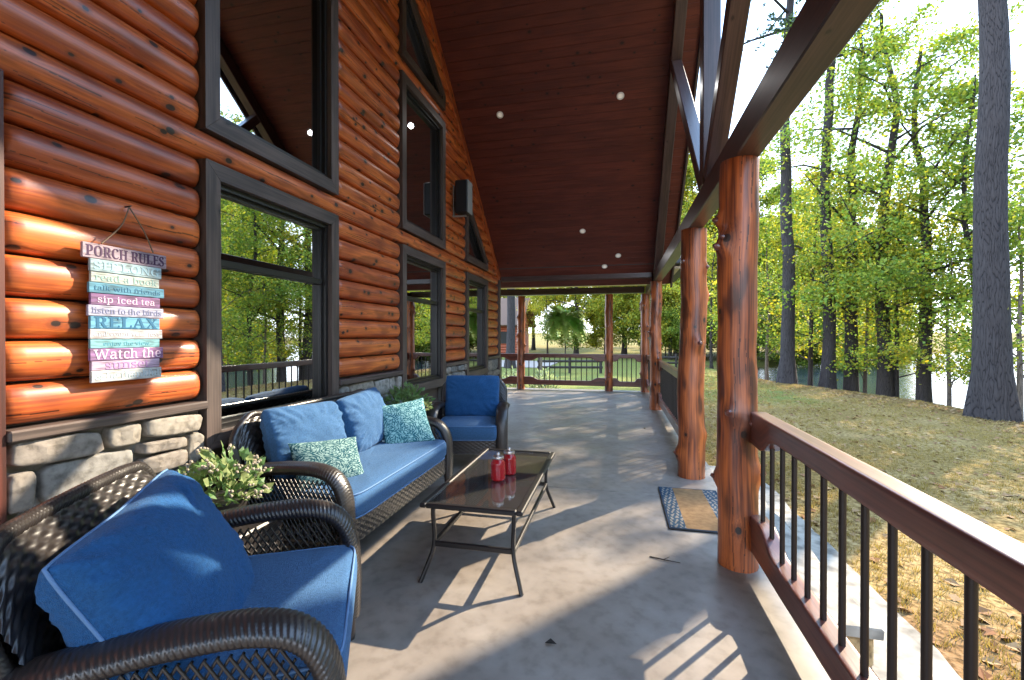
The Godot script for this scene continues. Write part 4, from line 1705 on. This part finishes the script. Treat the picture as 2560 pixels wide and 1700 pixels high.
# ---------------------------------------------------------------- small things on the porch
func build_small_things() -> void:
	# doormat: tan coir with blue scroll borders
	var mt := thing("doormat", "tan doormat with blue scrolled borders at the porch steps", "doormat", p(0.615, 0.0, 3.94))
	var body := MB.new()
	body.box(Transform3D(Basis(), Vector3(0, 0.008, 0)), Vector3(0.5, 0.012, 0.94), 0.004)
	var im := Image.create(256, 512, false, Image.FORMAT_RGB8)
	for yy in 512:
		for xx in 256:
			var nz := noise.get_noise_2d(xx * 0.9, yy * 0.9) * 0.12 + noise.get_noise_2d(xx * 0.03, yy * 0.03) * 0.25
			var col := Vector3(0.22, 0.135, 0.068) * (0.9 + nz)
			var ex := minf(xx, 255 - xx)
			if ex < 62:
				var a := sin(yy * 0.16 + sin(ex * 0.2) * 2.4) + sin(ex * 0.33 + yy * 0.05)
				col = Vector3(0.035, 0.065, 0.095).lerp(Vector3(0.20, 0.18, 0.16), smoothstep(0.1, 0.5, a)) * (0.95 + nz)
			if ex < 7 or yy < 6 or yy > 505:
				col = Vector3(0.02, 0.035, 0.06)
			im.set_pixel(xx, yy, Color(col.x, col.y, col.z).linear_to_srgb())
	var mm := std("mat_pile", Color(1, 1, 1), 0.98, 0.0, 0.2)
	mm.albedo_texture = ImageTexture.create_from_image(im)
	var pile := MB.new()
	pile.quad(Vector3(-0.246, 0.0155, 0.466), Vector3(0.246, 0.0155, 0.466), Vector3(0.246, 0.0155, -0.466), Vector3(-0.246, 0.0155, -0.466), Vector2(0, 1), Vector2(1, 1), Vector2(1, 0), Vector2(0, 0))
	obj("backing", body, M.black_metal, mt)
	obj("pile", pile, mm, mt)
	var tw := thing("twig", "thin dry twig lying on the concrete near the doormat", "twig", p(0.30, 0.004, 2.98))
	var tb := MB.new()
	tb.tube(PackedVector3Array([Vector3(-0.10, 0, -0.03), Vector3(-0.02, 0.004, 0.0), Vector3(0.08, 0.001, 0.015)]), [0.004, 0.0035, 0.002], 6)
	tb.tube(PackedVector3Array([Vector3(-0.02, 0.004, 0.0), Vector3(0.02, 0.008, -0.035)]), [0.003, 0.0015], 5)
	obj("stem", tb, M.oak_bark, tw)
	var bits := [[-0.30, 2.05, "curled dark leaf on the concrete in front of the coffee table"], [0.40, 7.2, "dry leaf far down the porch floor by the side railing"]]
	for q in bits:
		var lt := thing("dry_leaf", q[2], "leaf", p(q[0], 0.003, q[1]), q[1] * 3.0, "dry leaves on the floor")
		var lb := MB.new()
		lb.tri(Vector3(-0.022, 0, 0), Vector3(0, 0.012, 0.018), Vector3(0.035, 0.006, 0))
		lb.tri(Vector3(-0.022, 0, 0), Vector3(0.035, 0.006, 0), Vector3(0, 0.014, -0.018))
		obj("blade", lb, M.oak_bark, lt)
	# recessed lights in the ceiling
	var ang := atan(SLOPE)
	var down := Vector3(0, -cos(ang), sin(ang))
	var spots := [[1250, 290, "recessed ceiling light nearest the log wall"], [1550, 243, "bright recessed ceiling light nearest the truss"], [1456, 579, "small recessed ceiling light left of the far pair"], [1545, 640, "upper of the two far recessed ceiling lights"], [1511, 667, "lowest recessed ceiling light above the far railing"]]
	for q in spots:
		# where the sight line through this spot meets the ceiling plane
		var u: float = (q[0] - 1280.0) / 1137.5
		var vv: float = (843.0 - q[1]) / 1137.5
		var yaw := deg_to_rad(13.07)
		var rx := u * cos(yaw) - sin(yaw)
		var rd := cos(yaw) + u * sin(yaw)
		var k := (roof_h(RIDGE) + RIDGE * SLOPE - 1.4) / (vv + SLOPE * rd)
		var at := p(rx * k, 1.4 + vv * k, rd * k)
		var t := thing("recessed_light", q[2], "ceiling light", at, 0, "recessed ceiling lights")
		t.basis = Basis(Vector3.RIGHT, down.cross(Vector3.RIGHT) * -1.0, down).orthonormalized() if false else Basis(Quaternion(Vector3.DOWN, down))
		obj("trim_ring", lathe([[0.036, -0.001], [0.038, -0.006], [0.052, -0.006], [0.056, -0.001]], 24), M.white_trim, t)
		obj("lamp_lens", lathe([[0.035, -0.003], [0.022, -0.005], [0.004, -0.006]], 20), M.lamp_lens, t)
		var sp := SpotLight3D.new()
		sp.name = "lamp_glow"
		t.add_child(sp)
		sp.position = Vector3(0, -0.03, 0)
		sp.rotation.x = -PI / 2
		sp.light_energy = 0.05
		sp.light_size = 0.04
		sp.spot_angle = 55
		sp.spot_range = 9
		sp.spot_attenuation = 2
		sp.shadow_enabled = true
	# loudspeaker on the wall
	var sk := thing("wall_speaker", "black speaker on a bracket high on the log wall", "speaker", p(WALL + 0.05, 3.52, 6.62))
	var bx := MB.new()
	bx.box(Transform3D(Basis(), Vector3(0.15, 0, 0)), Vector3(0.2, 0.5, 0.22), 0.015)
	obj("cabinet", bx, M.speaker_black, sk)
	var fr := MB.new()
	fr.box(Transform3D(Basis(), Vector3(0.256, 0, 0)), Vector3(0.014, 0.49, 0.21), 0.006)
	obj("grille", fr, M.speaker_grey, sk)
	var br := MB.new()
	br.bar(Vector3(-0.02, -0.27, 0), Vector3(0.2, -0.27, 0), 0.05, 0.02, Vector3.BACK, 0.004)
	br.bar(Vector3(0.0, -0.26, 0), Vector3(0.0, 0.2, 0), 0.06, 0.02, Vector3.BACK, 0.004)
	obj("bracket", br, M.speaker_grey, sk)
	# hanging fern
	var fc := p(-1.31, 1.80, 11.55)
	var fn := thing("hanging_fern", "large fern in a basket hanging before the far railing", "plant", fc)
	obj("basket", lathe([[0.04, -0.16], [0.13, -0.12], [0.17, 0.0], [0.175, 0.02], [0.15, 0.02]], 18), M.pot_dark, fn)
	var hk := MB.new()
	for k in 3:
		var a := TAU * k / 3
		hk.tube(PackedVector3Array([Vector3(cos(a) * 0.16, 0.02, sin(a) * 0.16), Vector3(0, 0.6, 0)]), 0.003, 5)
	hk.tube(PackedVector3Array([Vector3(0, 0.6, 0), Vector3(0, 0.955, 0)]), 0.003, 5)
	obj("hanger", hk, M.black_metal, fn)
	var rr := RandomNumberGenerator.new()
	rr.seed = 77
	for i in 200:
		var mb := MB.new()
		var th := rr.randf() * TAU
		var rise := rr.randf_range(-0.1, 1.35)
		var l := rr.randf_range(0.55, 0.82)
		var droop := rr.randf_range(0.7, 1.6)
		var path := []
		for k in 15:
			var s := k / 14.0
			path.append(Vector3(cos(th), 0, sin(th)) * (0.04 + l * s * (1.0 - 0.25 * s * s) * cos(rise * 0.6)) + Vector3.UP * (0.02 + l * (sin(rise) * s - droop * 0.62 * s * s)))
		var side := Vector3(-sin(th), 0, cos(th))
		for k in range(1, 14):
			var w := 0.12 * sin(PI * (0.12 + 0.86 * k / 14.0)) + 0.01
			var dv: Vector3 = (path[k + 1] - path[k - 1]) if k < 14 else path[k] - path[k - 1]
			dv = dv.normalized()
			for s in [-1.0, 1.0]:
				var tip: Vector3 = path[k] + side * s * w + dv * 0.02 + Vector3(0, rr.randf_range(-0.02, 0.012), 0)
				mb.tri(path[k] - dv * 0.03, tip, path[k] + dv * 0.03)
		obj("frond", mb, M.fern_leaf, fn)


# ---------------------------------------------------------------- far things seen past the porch end
func build_far_things() -> void:
	var cb := thing("log_cabin", "distant red log cabin behind the far left post", "cabin", p(-13.4, ground_h(-13.4, 42.0) , 43.0))
	var base := cb.position
	for i in 12:
		var lg := MB.new()
		var y := 0.12 + i * 0.24
		lg.tube(PackedVector3Array([Vector3(-6, y, 2.0), Vector3(4.4, y, 2.0)]), 0.128, 8)
		obj("log", lg, M.cabin_red, cb)
	var ws := MB.new()
	ws.box(Transform3D(Basis(), Vector3(-0.8, 1.5, -1.0)), Vector3(10.2, 3.0, 5.8), 0.0)
	obj("wall", ws, M.cabin_red, cb)
	var gb := MB.new()
	gb.tri(Vector3(4.35, 2.95, 2.0), Vector3(4.35, 2.95, -3.9), Vector3(4.35, 5.4, -0.95))
	gb.tri(Vector3(4.3, 2.95, -3.9), Vector3(4.3, 2.95, 2.0), Vector3(4.3, 5.4, -0.95))
	obj("gable", gb, M.cabin_red, cb)
	for s in [1.0, -1.0]:
		var rf := MB.new()
		rf.bar(Vector3(-0.8, 5.5, -0.95), Vector3(-0.8, 2.75, -0.95 + s * 3.6), 11.6, 0.16, Vector3.RIGHT, 0.01)
		obj("roof", rf, M.cabin_roof, cb)
	for x in [-2.6, 0.4, 3.0]:
		var wn := MB.new()
		wn.box(Transform3D(Basis(), Vector3(x, 1.65, 2.13)), Vector3(0.9, 1.1, 0.06), 0.01)
		obj("window", wn, M.window_frame, cb)
	# low fence of logs by the drive
	for q in [[-2.3, 22.5, 3.2, "weathered log rail fence on the lawn past the far railing"], [3.2, 27.0, 2.6, "short log rail fence further off on the far lawn"]]:
		var f := thing("rail_fence", q[3], "fence", p(q[0], ground_h(q[0], q[1]), q[1]), 0.1, "log rail fences")
		for k in 2:
			var r := MB.new()
			r.tube(PackedVector3Array([Vector3(-q[2] / 2, 0.28 + k * 0.3, 0.01), Vector3(q[2] / 2, 0.30 + k * 0.3, 0.01)]), 0.06, 8)
			obj("rail", r, M.oak_bark, f)
		for s in [-1.0, 0.0, 1.0]:
			var r := MB.new()
			r.tube(PackedVector3Array([Vector3(s * (q[2] / 2 - 0.1), -0.1, 0), Vector3(s * (q[2] / 2 - 0.1), 0.8, 0)]), 0.07, 8)
			obj("post", r, M.oak_bark, f)
	# marker post
	var mp := thing("wooden_stake", "short grey wooden stake on the lawn left of the fern", "stake", p(-3.5, ground_h(-3.5, 21.0), 21.0))
	var mk := MB.new()
	mk.box(Transform3D(Basis(), Vector3(0, 0.45, 0)), Vector3(0.14, 1.1, 0.14), 0.02)
	obj("stake", mk, M.pale_bark, mp)
	# shrubs against the far railing
	var rr := RandomNumberGenerator.new()
	rr.seed = 15
	for q in [[-2.95, 12.9, 0.36, "low green shrub outside the far railing at the house corner"], [-2.05, 12.9, 0.38, "low green shrub outside the far railing right of the left post"]]:
		var s := thing("shrub", q[3], "shrub", p(q[0], ground_h(q[0], q[1]), q[1]), 0, "shrubs at the far railing")
		var mb := MB.new()
		for i in 520:
			var a := rr.randf() * TAU
			var r: float = q[2] * sqrt(rr.randf())
			var hh: float = rr.randf() * 0.95 * (1.0 - 0.5 * r / q[2])
			leaf(mb, Vector3(cos(a) * r, hh, sin(a) * r), Vector3(cos(a), rr.randf_range(0.3, 1.5), sin(a)).normalized(), rr.randf_range(0.09, 0.17), 0.4, rr)
		obj("foliage", mb, M.shrub_leaf, s)
		var st := MB.new()
		for i in 5:
			var a := TAU * i / 5
			st.tube(PackedVector3Array([Vector3(0, -0.05, 0), Vector3(cos(a) * 0.12, 0.35, sin(a) * 0.12), Vector3(cos(a) * 0.22, 0.75, sin(a) * 0.22)]), [0.015, 0.01, 0.005], 5)
		obj("stem", st, M.oak_bark, s)


# ---------------------------------------------------------------- trees
func trunk_mesh(h: float, r: float, bend: float, seed_: int, limbs: Array, flare := 1.35) -> MB:
	var mb := MB.new()
	var path := PackedVector3Array()
	var radii := []
	var n := 22
	for i in n + 1:
		var s := i / float(n)
		var y := h * s
		path.append(Vector3(noise.get_noise_2d(y * 0.11, seed_ * 7.3), 0, noise.get_noise_2d(y * 0.11 + 90, seed_ * 7.3)) * bend * s + Vector3(0, y - 0.15 if i == 0 else y, 0))
		radii.append(r * (lerpf(1.0, 0.22, pow(s, 1.15)) + (flare - 1.0) * exp(-y / (r * 2.2))))
	# ridged section
	var rings := []
	var sides := 18
	for i in path.size():
		var ring := PackedVector3Array()
		for q in sides:
			var a := TAU * q / sides
			var rad: float = radii[i] * (1.0 + 0.09 * noise.get_noise_3d(cos(a) * 2.4 + seed_, path[i].y * 0.5, sin(a) * 2.4) + (0.16 * cos(a * 5.0 + seed_) * exp(-path[i].y / (r * 1.6))))
			ring.append(path[i] + Vector3(cos(a) * rad, 0, sin(a) * rad))
		rings.append(ring)
	mb.loft(rings, true, 0.0, 0.0, TAU * r)
	for l in limbs:
		mb.tube(l[0], l[1], 6, false)
	return mb


# Leafy tree: clumps of leaf-sized faces round the limb ends.
func leafy_tree(called: String, seed_: int, h: float, r: float, crown0: float, spread: float, leaves: int, leaf_l: float, cols: Array, bark: String) -> Node3D:
	var rr := RandomNumberGenerator.new()
	rr.seed = seed_
	var t := Node3D.new()
	t.name = called
	var limbs := []
	var clumps := []
	var nl := 17
	var bend := h * 0.05
	for i in nl:
		var s := (i + rr.randf()) / nl
		var y := lerpf(crown0, h * 0.97, s)
		var base := Vector3(noise.get_noise_2d(y * 0.11, seed_ * 7.3), 0, noise.get_noise_2d(y * 0.11 + 90, seed_ * 7.3)) * bend * (y / h) + Vector3(0, y, 0)
		var a := i * 2.4 + rr.randf_range(-0.5, 0.5)
		var l := spread * (0.45 + 0.75 * sin(PI * (0.25 + 0.7 * s))) * rr.randf_range(0.7, 1.15)
		var out := Vector3(cos(a), 0, sin(a))
		var m := base + out * l * 0.5 + Vector3(0, l * rr.randf_range(0.12, 0.4), 0)
		var e := base + out * l + Vector3(rr.randf_range(-0.4, 0.4), l * rr.randf_range(0.1, 0.5), rr.randf_range(-0.4, 0.4))
		var r0 := r * 0.36 * (1.0 - 0.6 * s)
		limbs.append([PackedVector3Array([base, m, e]), [r0, r0 * 0.55, r0 * 0.2]])
		for k in 5:
			var f := rr.randf_range(0.35, 1.08)
			clumps.append([base.lerp(e, f) + Vector3(rr.randfn(), rr.randfn() * 0.7, rr.randfn()) * l * 0.2 + Vector3(0, 0.15, 0) * l, rr.randf_range(0.35, 0.75) * (0.4 + l * 0.28)])
	var trunk := obj("trunk", trunk_mesh(h, r, bend, seed_, limbs), M[bark], t)
	var mb := MB.new()
	mb.use_color = true
	for i in leaves:
		var c: Array = clumps[rr.randi() % clumps.size()]
		var q: Vector3 = Vector3(rr.randfn(), rr.randfn() * 0.62, rr.randfn()) * c[1] * 0.62
		var at: Vector3 = c[0] + q
		var ca: Array = cols[rr.randi() % cols.size()]
		var br := rr.randf_range(0.65, 1.25)
		mb.tint = Color(ca[0] * br, ca[1] * br, ca[2] * br)
		var d := Vector3(rr.randf_range(-1, 1), rr.randf_range(-1.0, 0.4), rr.randf_range(-1, 1)).normalized()
		var l := leaf_l * rr.randf_range(0.7, 1.3)
		var side := d.cross(Vector3(rr.randf_range(-1, 1), rr.randf_range(-1, 1), rr.randf_range(-1, 1))).normalized() * l * 0.34
		var mid := at + d * l * 0.5
		var nrm := d.cross(side).normalized() * l * 0.07
		mb.tri(at, mid + side + nrm, at + d * l)
		mb.tri(at, at + d * l, mid - side + nrm)
	obj("crown", mb, M.tree_leaf, t)
	return t


func pine_tree(seed_: int, h: float, r: float, crown0: float) -> Node3D:
	var rr := RandomNumberGenerator.new()
	rr.seed = seed_
	var t := Node3D.new()
	t.name = "pine_tree"
	var limbs := []
	var mb := MB.new()
	mb.use_color = true
	var bend := h * 0.03
	for i in 34:
		var s := (i + rr.randf()) / 34.0
		var y := lerpf(crown0, h * 0.98, s)
		var base := Vector3(noise.get_noise_2d(y * 0.11, seed_ * 7.3), 0, noise.get_noise_2d(y * 0.11 + 90, seed_ * 7.3)) * bend * (y / h) + Vector3(0, y, 0)
		var a := i * 2.4 + rr.randf_range(-0.4, 0.4)
		var l := lerpf(3.0, 0.7, s) * rr.randf_range(0.7, 1.1)
		var out := Vector3(cos(a), 0, sin(a))
		var e := base + out * l + Vector3(0, l * rr.randf_range(-0.05, 0.3), 0)
		limbs.append([PackedVector3Array([base, base.lerp(e, 0.5) + Vector3(0, 0.1, 0), e]), [0.055 * (1.2 - s), 0.035 * (1.2 - s), 0.012]])
		for k in int(9 * l):
			var c := base.lerp(e, rr.randf_range(0.4, 1.05)) + Vector3(rr.randfn(), rr.randfn() * 0.6, rr.randfn()) * 0.22
			for q in 13:
				var d := Vector3(rr.randf_range(-1, 1), rr.randf_range(-0.6, 0.9), rr.randf_range(-1, 1)).normalized()
				var ll := rr.randf_range(0.14, 0.24)
				var side := d.cross(Vector3(rr.randf_range(-1, 1), rr.randf_range(-1, 1), rr.randf_range(-1, 1))).normalized() * 0.022
				var br := rr.randf_range(0.6, 1.3)
				mb.tint = Color(0.045 * br, 0.085 * br, 0.03 * br)
				mb.tri(c - side, c + side, c + d * ll)
	obj("trunk", trunk_mesh(h, r, bend, seed_, limbs, 1.4), M.pine_bark, t)
	obj("crown", mb, M.pine_needle, t)
	return t


func plant(src: Node3D, label: String, category: String, x: float, d: float, turn: float, sc: float, group: String, sink := 0.05) -> Node3D:
	var o: Node3D = src.duplicate()
	o.name = numbered(src.name)
	add_child(o)
	o.position = p(x, ground_h(x, d) - sink, d)
	o.rotation.y = turn
	o.scale = Vector3.ONE * sc
	tag(o, label, category, group)
	return o


# Camera-plane column (in the 2361-wide view) and distance along the camera axis to house axes.
func spot(col: float, zc: float) -> Vector2:
	var xc := (col - 1180.5) / 1049.0 * zc
	var yaw := deg_to_rad(13.07)
	return Vector2(xc * cos(yaw) - zc * sin(yaw), zc * cos(yaw) + xc * sin(yaw))


func build_trees() -> void:
	var yellow := [[0.50, 0.46, 0.05], [0.40, 0.42, 0.055], [0.54, 0.42, 0.04], [0.32, 0.37, 0.05], [0.22, 0.29, 0.045]]
	var green := [[0.17, 0.26, 0.04], [0.13, 0.21, 0.035], [0.25, 0.32, 0.045], [0.34, 0.37, 0.05]]
	var deep := [[0.09, 0.16, 0.03], [0.12, 0.19, 0.04], [0.17, 0.24, 0.04], [0.28, 0.30, 0.04]]
	var fresh := [[0.24, 0.34, 0.05], [0.32, 0.40, 0.055], [0.44, 0.42, 0.05], [0.17, 0.27, 0.045]]
	var kinds := [
		leafy_tree("young_tree", 101, 9.5, 0.10, 1.6, 2.3, 8500, 0.125, yellow, "oak_bark"),
		leafy_tree("young_tree", 102, 11.0, 0.12, 2.2, 2.4, 8500, 0.125, green, "oak_bark"),
		leafy_tree("young_tree", 103, 7.5, 0.08, 1.2, 2.1, 7500, 0.12, fresh, "pale_bark"),
		leafy_tree("broadleaf_tree", 104, 17.0, 0.24, 2.6, 4.2, 34000, 0.21, yellow, "oak_bark"),
		leafy_tree("broadleaf_tree", 105, 19.0, 0.26, 3.0, 4.6, 34000, 0.22, green, "oak_bark"),
		leafy_tree("broadleaf_tree", 106, 15.0, 0.22, 1.8, 4.4, 34000, 0.21, deep, "oak_bark"),
		leafy_tree("broadleaf_tree", 107, 14.5, 0.24, 3.4, 2.9, 9500, 0.13, fresh, "oak_bark"),
	]
	var bush := leafy_tree("leafy_bush", 108, 4.6, 0.06, 0.5, 1.9, 11000, 0.17, yellow, "oak_bark")
	var bush2 := leafy_tree("leafy_bush", 109, 5.2, 0.07, 0.7, 2.1, 11000, 0.17, green, "oak_bark")
	var pines := [pine_tree(201, 25.0, 0.325, 15.0), pine_tree(202, 23.0, 0.25, 13.5), pine_tree(203, 22.0, 0.23, 12.5)]
	# the trunks one can tell apart
	var near := [
		[2290, 10.6, pines[0], "thick dark pine trunk at the right, nearest the porch", 0.4, 1.0, "pines on the lawn"],
		[1815, 18.0, pines[1], "slim grey pine leaning left, first pine right of the log posts", 1.2, 1.0, "pines on the lawn"],
		[1908, 17.6, pines[2], "straight slim pine, second pine right of the log posts", 2.6, 1.0, "pines on the lawn"],
		[2130, 15.4, kinds[6], "tall dark-trunked broadleaf tree between the slim pines and the thick pine", 0.9, 0.87, "broadleaf trees by the lake"],
		[1962, 17.6, kinds[6], "tall thin-crowned broadleaf tree right of the second slim pine", 3.6, 1.0, "broadleaf trees by the lake"],
		[2040, 16.4, kinds[6], "tall thin-crowned broadleaf tree left of the dark-trunked tree", 5.3, 1.0, "broadleaf trees by the lake"],
		[2243, 14.2, kinds[1], "thin young tree just left of the thick pine", 2.2, 1.0, "young trees by the lake"],
		[2068, 16.2, kinds[0], "leaning yellow-green sapling left of the dark-trunked tree", 0.3, 0.85, "young trees by the lake"],
		[1995, 17.5, kinds[2], "small sapling standing at the water right of the slim pines", 4.2, 0.9, "young trees by the lake"],
		[2188, 14.6, kinds[2], "pale-trunked sapling right of the dark-trunked tree", 1.0, 0.8, "young trees by the lake"],
		[2352, 12.6, kinds[2], "young tree at the right edge beyond the thick pine", 3.0, 0.9, "young trees by the lake"],
		[1768, 21.0, kinds[2], "young tree seen just right of the near log post", 5.2, 0.95, "young trees by the lake"],
		[1868, 19.5, kinds[0], "yellow-green young tree between the two slim pines", 1.9, 1.0, "young trees by the lake"],
		[1640, 27.0, kinds[0], "yellow-green young tree seen between the two nearest log posts", 1.1, 0.85, "young trees by the lake"],
		[1545, 36.0, kinds[3], "yellow-green broadleaf tree left of the doormat post", 2.1, 0.6, "broadleaf trees by the lake"],
	]
	for q in near:
		var s := spot(q[0], q[1])
		plant(q[2], q[3], "tree", s.x, s.y, q[4], q[5], q[6])
	# woods past the far railing
	var far := [
		[-6.5, 43.0, 0, "low and yellow-green left of the fern"], [-3.6, 41.0, 3, "above the log fence"],
		[0.6, 43.0, 3, "right of the fern"], [2.4, 41.0, 0, "between the fern and the corner post"], [4.8, 40.0, 3, "at the right corner of the far railing"], 
		[-9.5, 52.0, 3, "deep behind the left post"], [-17.0, 54.0, 5, "behind the cabin roof"], [-24.0, 46.0, 4, "left of the cabin"], 
		[6.2, 43.0, 3, "past the right corner post at the water"], [-13.0, 60.0, 3, "far off beyond the cabin ridge"], [-3.0, 62.0, 3, "farthest one above the drive"], [4.0, 62.0, 4, "farthest one at the lake end"]]
	for i in far.size():
		var q: Array = far[i]
		plant(kinds[q[2]], "tree in the woods past the porch end, " + q[3], "tree", q[0], q[1], i * 1.3, 0.85 + 0.05 * (i % 5), "woods past the porch end")
	var low := [
		[-4.6, 41.0, "left of the fern in the middle distance"], [-1.2, 43.0, "behind the fern basket"], [2.0, 42.0, "left of the right-hand far post"],
		[3.0, 38.0, "right of the right-hand far post"], [5.2, 37.0, "at the lake corner of the far lawn"], 
		[4.0, 41.0, "deep behind the corner post"], [-12.5, 33.0, "hidden partly by the house corner"]]
	for i in low.size():
		var q: Array = low[i]
		plant(bush if i % 2 else bush2, "low leafy bush past the porch end, " + q[2], "bush", q[0], q[1], i * 2.3, 0.8 + 0.12 * (i % 4), "bushes past the porch end")
	plant(pines[1], "slim grey pine trunk in front of the distant cabin", "tree", -5.9, 25.0, 0.7, 1.0, "pines on the lawn")
	# trees on the far bank of the lake
	for i in 34:
		var d := -32.0 + i * 3.6
		var x: float = shore(d) + 26.0 + [0.0, 5.5, 12.0][i % 3] + sin(i * 2.1) * 1.5
		plant(kinds[[3, 5, 4, 3, 4][i % 5]], "leafy tree in the row on the far bank across the lake", "tree", x, d, i * 0.9, (0.82 if d > 20.0 and d < 53.0 else 1.2) + 0.06 * (i % 4), "trees across the lake", 0.2)
	for i in 13:
		var d := 8.0 + i * 4.9
		plant(bush if i % 2 else bush2, "low leafy bush at the water's edge on the far bank", "bush", shore(d) + 22.6 + sin(i * 1.7) * 1.2, d, i * 1.9, 0.8 + 0.13 * (i % 3), "bushes across the lake", 0.2)
	# near shore trees outside the frame, seen in the window panes
	var more := [[11.2, 6.0, 2, "small sapling at the shore right of the near railing"], [10.8, 0.0, 1, "young tree at the shore level with the viewer"], [9.0, -7.0, 6, "broadleaf tree at the shore behind the viewer"]]
	for q in more:
		plant(kinds[q[2]], q[3], "tree", q[0], q[1], q[1], 0.8, "trees outside the frame")
	# trees closing the view past the end of the lake
	var shut := [[1745, 44, 3], [1785, 52, 5], [1830, 40, 3], [1868, 47, 4], [1905, 38, 3], [1940, 50, 5], [1975, 42, 3], [2020, 46, 4], [1700, 38, 4], [1660, 46, 3], [1615, 40, 5], [1575, 48, 3]]
	var words := ["behind the first slim pine", "deep between the slim pines", "between the two slim pines", "deep behind the second slim pine", "behind the second slim pine", "deep right of the second slim pine", "right of the slim pines", "left of the dark-trunked tree", "just right of the near log post", "deep behind the near log post", "between the two nearest log posts", "left of the second log post"]
	for i in shut.size():
		var s := spot(shut[i][0], shut[i][1])
		plant(kinds[shut[i][2]], "yellow-green tree past the lake end, " + words[i], "tree", s.x, s.y, i * 1.7, 0.75 + 0.07 * (i % 3), "trees past the lake end", 0.3)
		var b := spot(shut[i][0] + 22, shut[i][1] - 3)
		plant(bush if i % 2 else bush2, "leafy bush past the lake end, " + words[i], "bush", b.x, b.y, i * 0.8, 0.95, "bushes past the lake end", 0.2)
	for k in kinds + pines + [bush, bush2]:
		k.free()


# ---------------------------------------------------------------- grass and fallen leaves
func build_litter() -> void:
	var rr := RandomNumberGenerator.new()
	rr.seed = 909
	var tuft := MB.new()
	for i in 7:
		var a := TAU * i / 7 + rr.randf()
		var o := Vector3(cos(a), 0, sin(a)) * rr.randf_range(0.0, 0.03)
		var lean := Vector3(cos(a + rr.randf()), 0, sin(a + rr.randf())) * rr.randf_range(0.01, 0.04)
		var side := Vector3(-sin(a), 0, cos(a)) * 0.004
		tuft.tri(o - side, o + side, o + lean + Vector3(0, rr.randf_range(0.03, 0.06), 0))
	var mm := MultiMesh.new()
	mm.transform_format = MultiMesh.TRANSFORM_3D
	mm.use_colors = true
	mm.mesh = tuft.mesh()
	var n := 26000
	mm.instance_count = n
	for i in n:
		var x := 0.0
		var d := 0.0
		while true:
			x = 1.2 + pow(rr.randf(), 1.3) * 9.0
			d = rr.randf_range(-1.0, 22.0)
			if x < shore(d) - 0.6 and not (x < 1.75 and d > 2.3 and d < 5.8) and noise.get_noise_2d(x * 0.5 + 4, d * 0.5) > -0.28:
				break
		var b := Basis(Vector3.UP, rr.randf() * TAU).scaled(Vector3.ONE * rr.randf_range(0.6, 1.2))
		mm.set_instance_transform(i, Transform3D(b, p(x, ground_h(x, d) - 0.004, d)))
		var c := Vector3(0.30, 0.22, 0.06).lerp(Vector3(0.46, 0.33, 0.14), rr.randf())
		mm.set_instance_color(i, Color(c.x, c.y, c.z))
	var mi := MultiMeshInstance3D.new()
	mi.name = numbered("grass")
	mi.multimesh = mm
	mi.material_override = M.grass_blade
	add_child(mi)
	tag(mi, "thin short grass on the lawn beside the porch", "grass", "", "stuff")
	var lf := MB.new()
	lf.tri(Vector3(-0.02, 0, 0), Vector3(0, 0.008, 0.022), Vector3(0.035, 0.004, 0))
	lf.tri(Vector3(-0.02, 0, 0), Vector3(0.035, 0.004, 0), Vector3(0, 0.01, -0.022))
	var m2 := MultiMesh.new()
	m2.transform_format = MultiMesh.TRANSFORM_3D
	m2.use_colors = true
	m2.mesh = lf.mesh()
	var n2 := 9000
	m2.instance_count = n2
	for i in n2:
		var x := 0.0
		var d := 0.0
		while true:
			x = 1.0 + rr.randf() * 9.5
			d = rr.randf_range(-1.0, 26.0)
			var dens := 0.25 + 0.75 * smoothstep(-3.5, -0.5, x - shore(d)) + (0.6 if x < 3.0 and d < 3.5 else 0.0)
			if x < shore(d) + 0.4 and rr.randf() < dens and not (x < 1.75 and d > 2.3 and d < 5.8):
				break
		var b := Basis.from_euler(Vector3(rr.randf_range(-0.4, 0.4), rr.randf() * TAU, rr.randf_range(-0.4, 0.4))).scaled(Vector3.ONE * rr.randf_range(0.7, 1.8))
		m2.set_instance_transform(i, Transform3D(b, p(x, ground_h(x, d) + 0.008, d)))
		var c := Vector3(0.20, 0.085, 0.035).lerp(Vector3(0.36, 0.24, 0.12), rr.randf())
		m2.set_instance_color(i, Color(c.x, c.y, c.z))
	var m3 := MultiMeshInstance3D.new()
	m3.name = numbered("fallen_leaves")
	m3.multimesh = m2
	m3.material_override = M.dead_leaf
	add_child(m3)
	tag(m3, "brown fallen leaves scattered over the lawn", "leaves", "", "stuff")
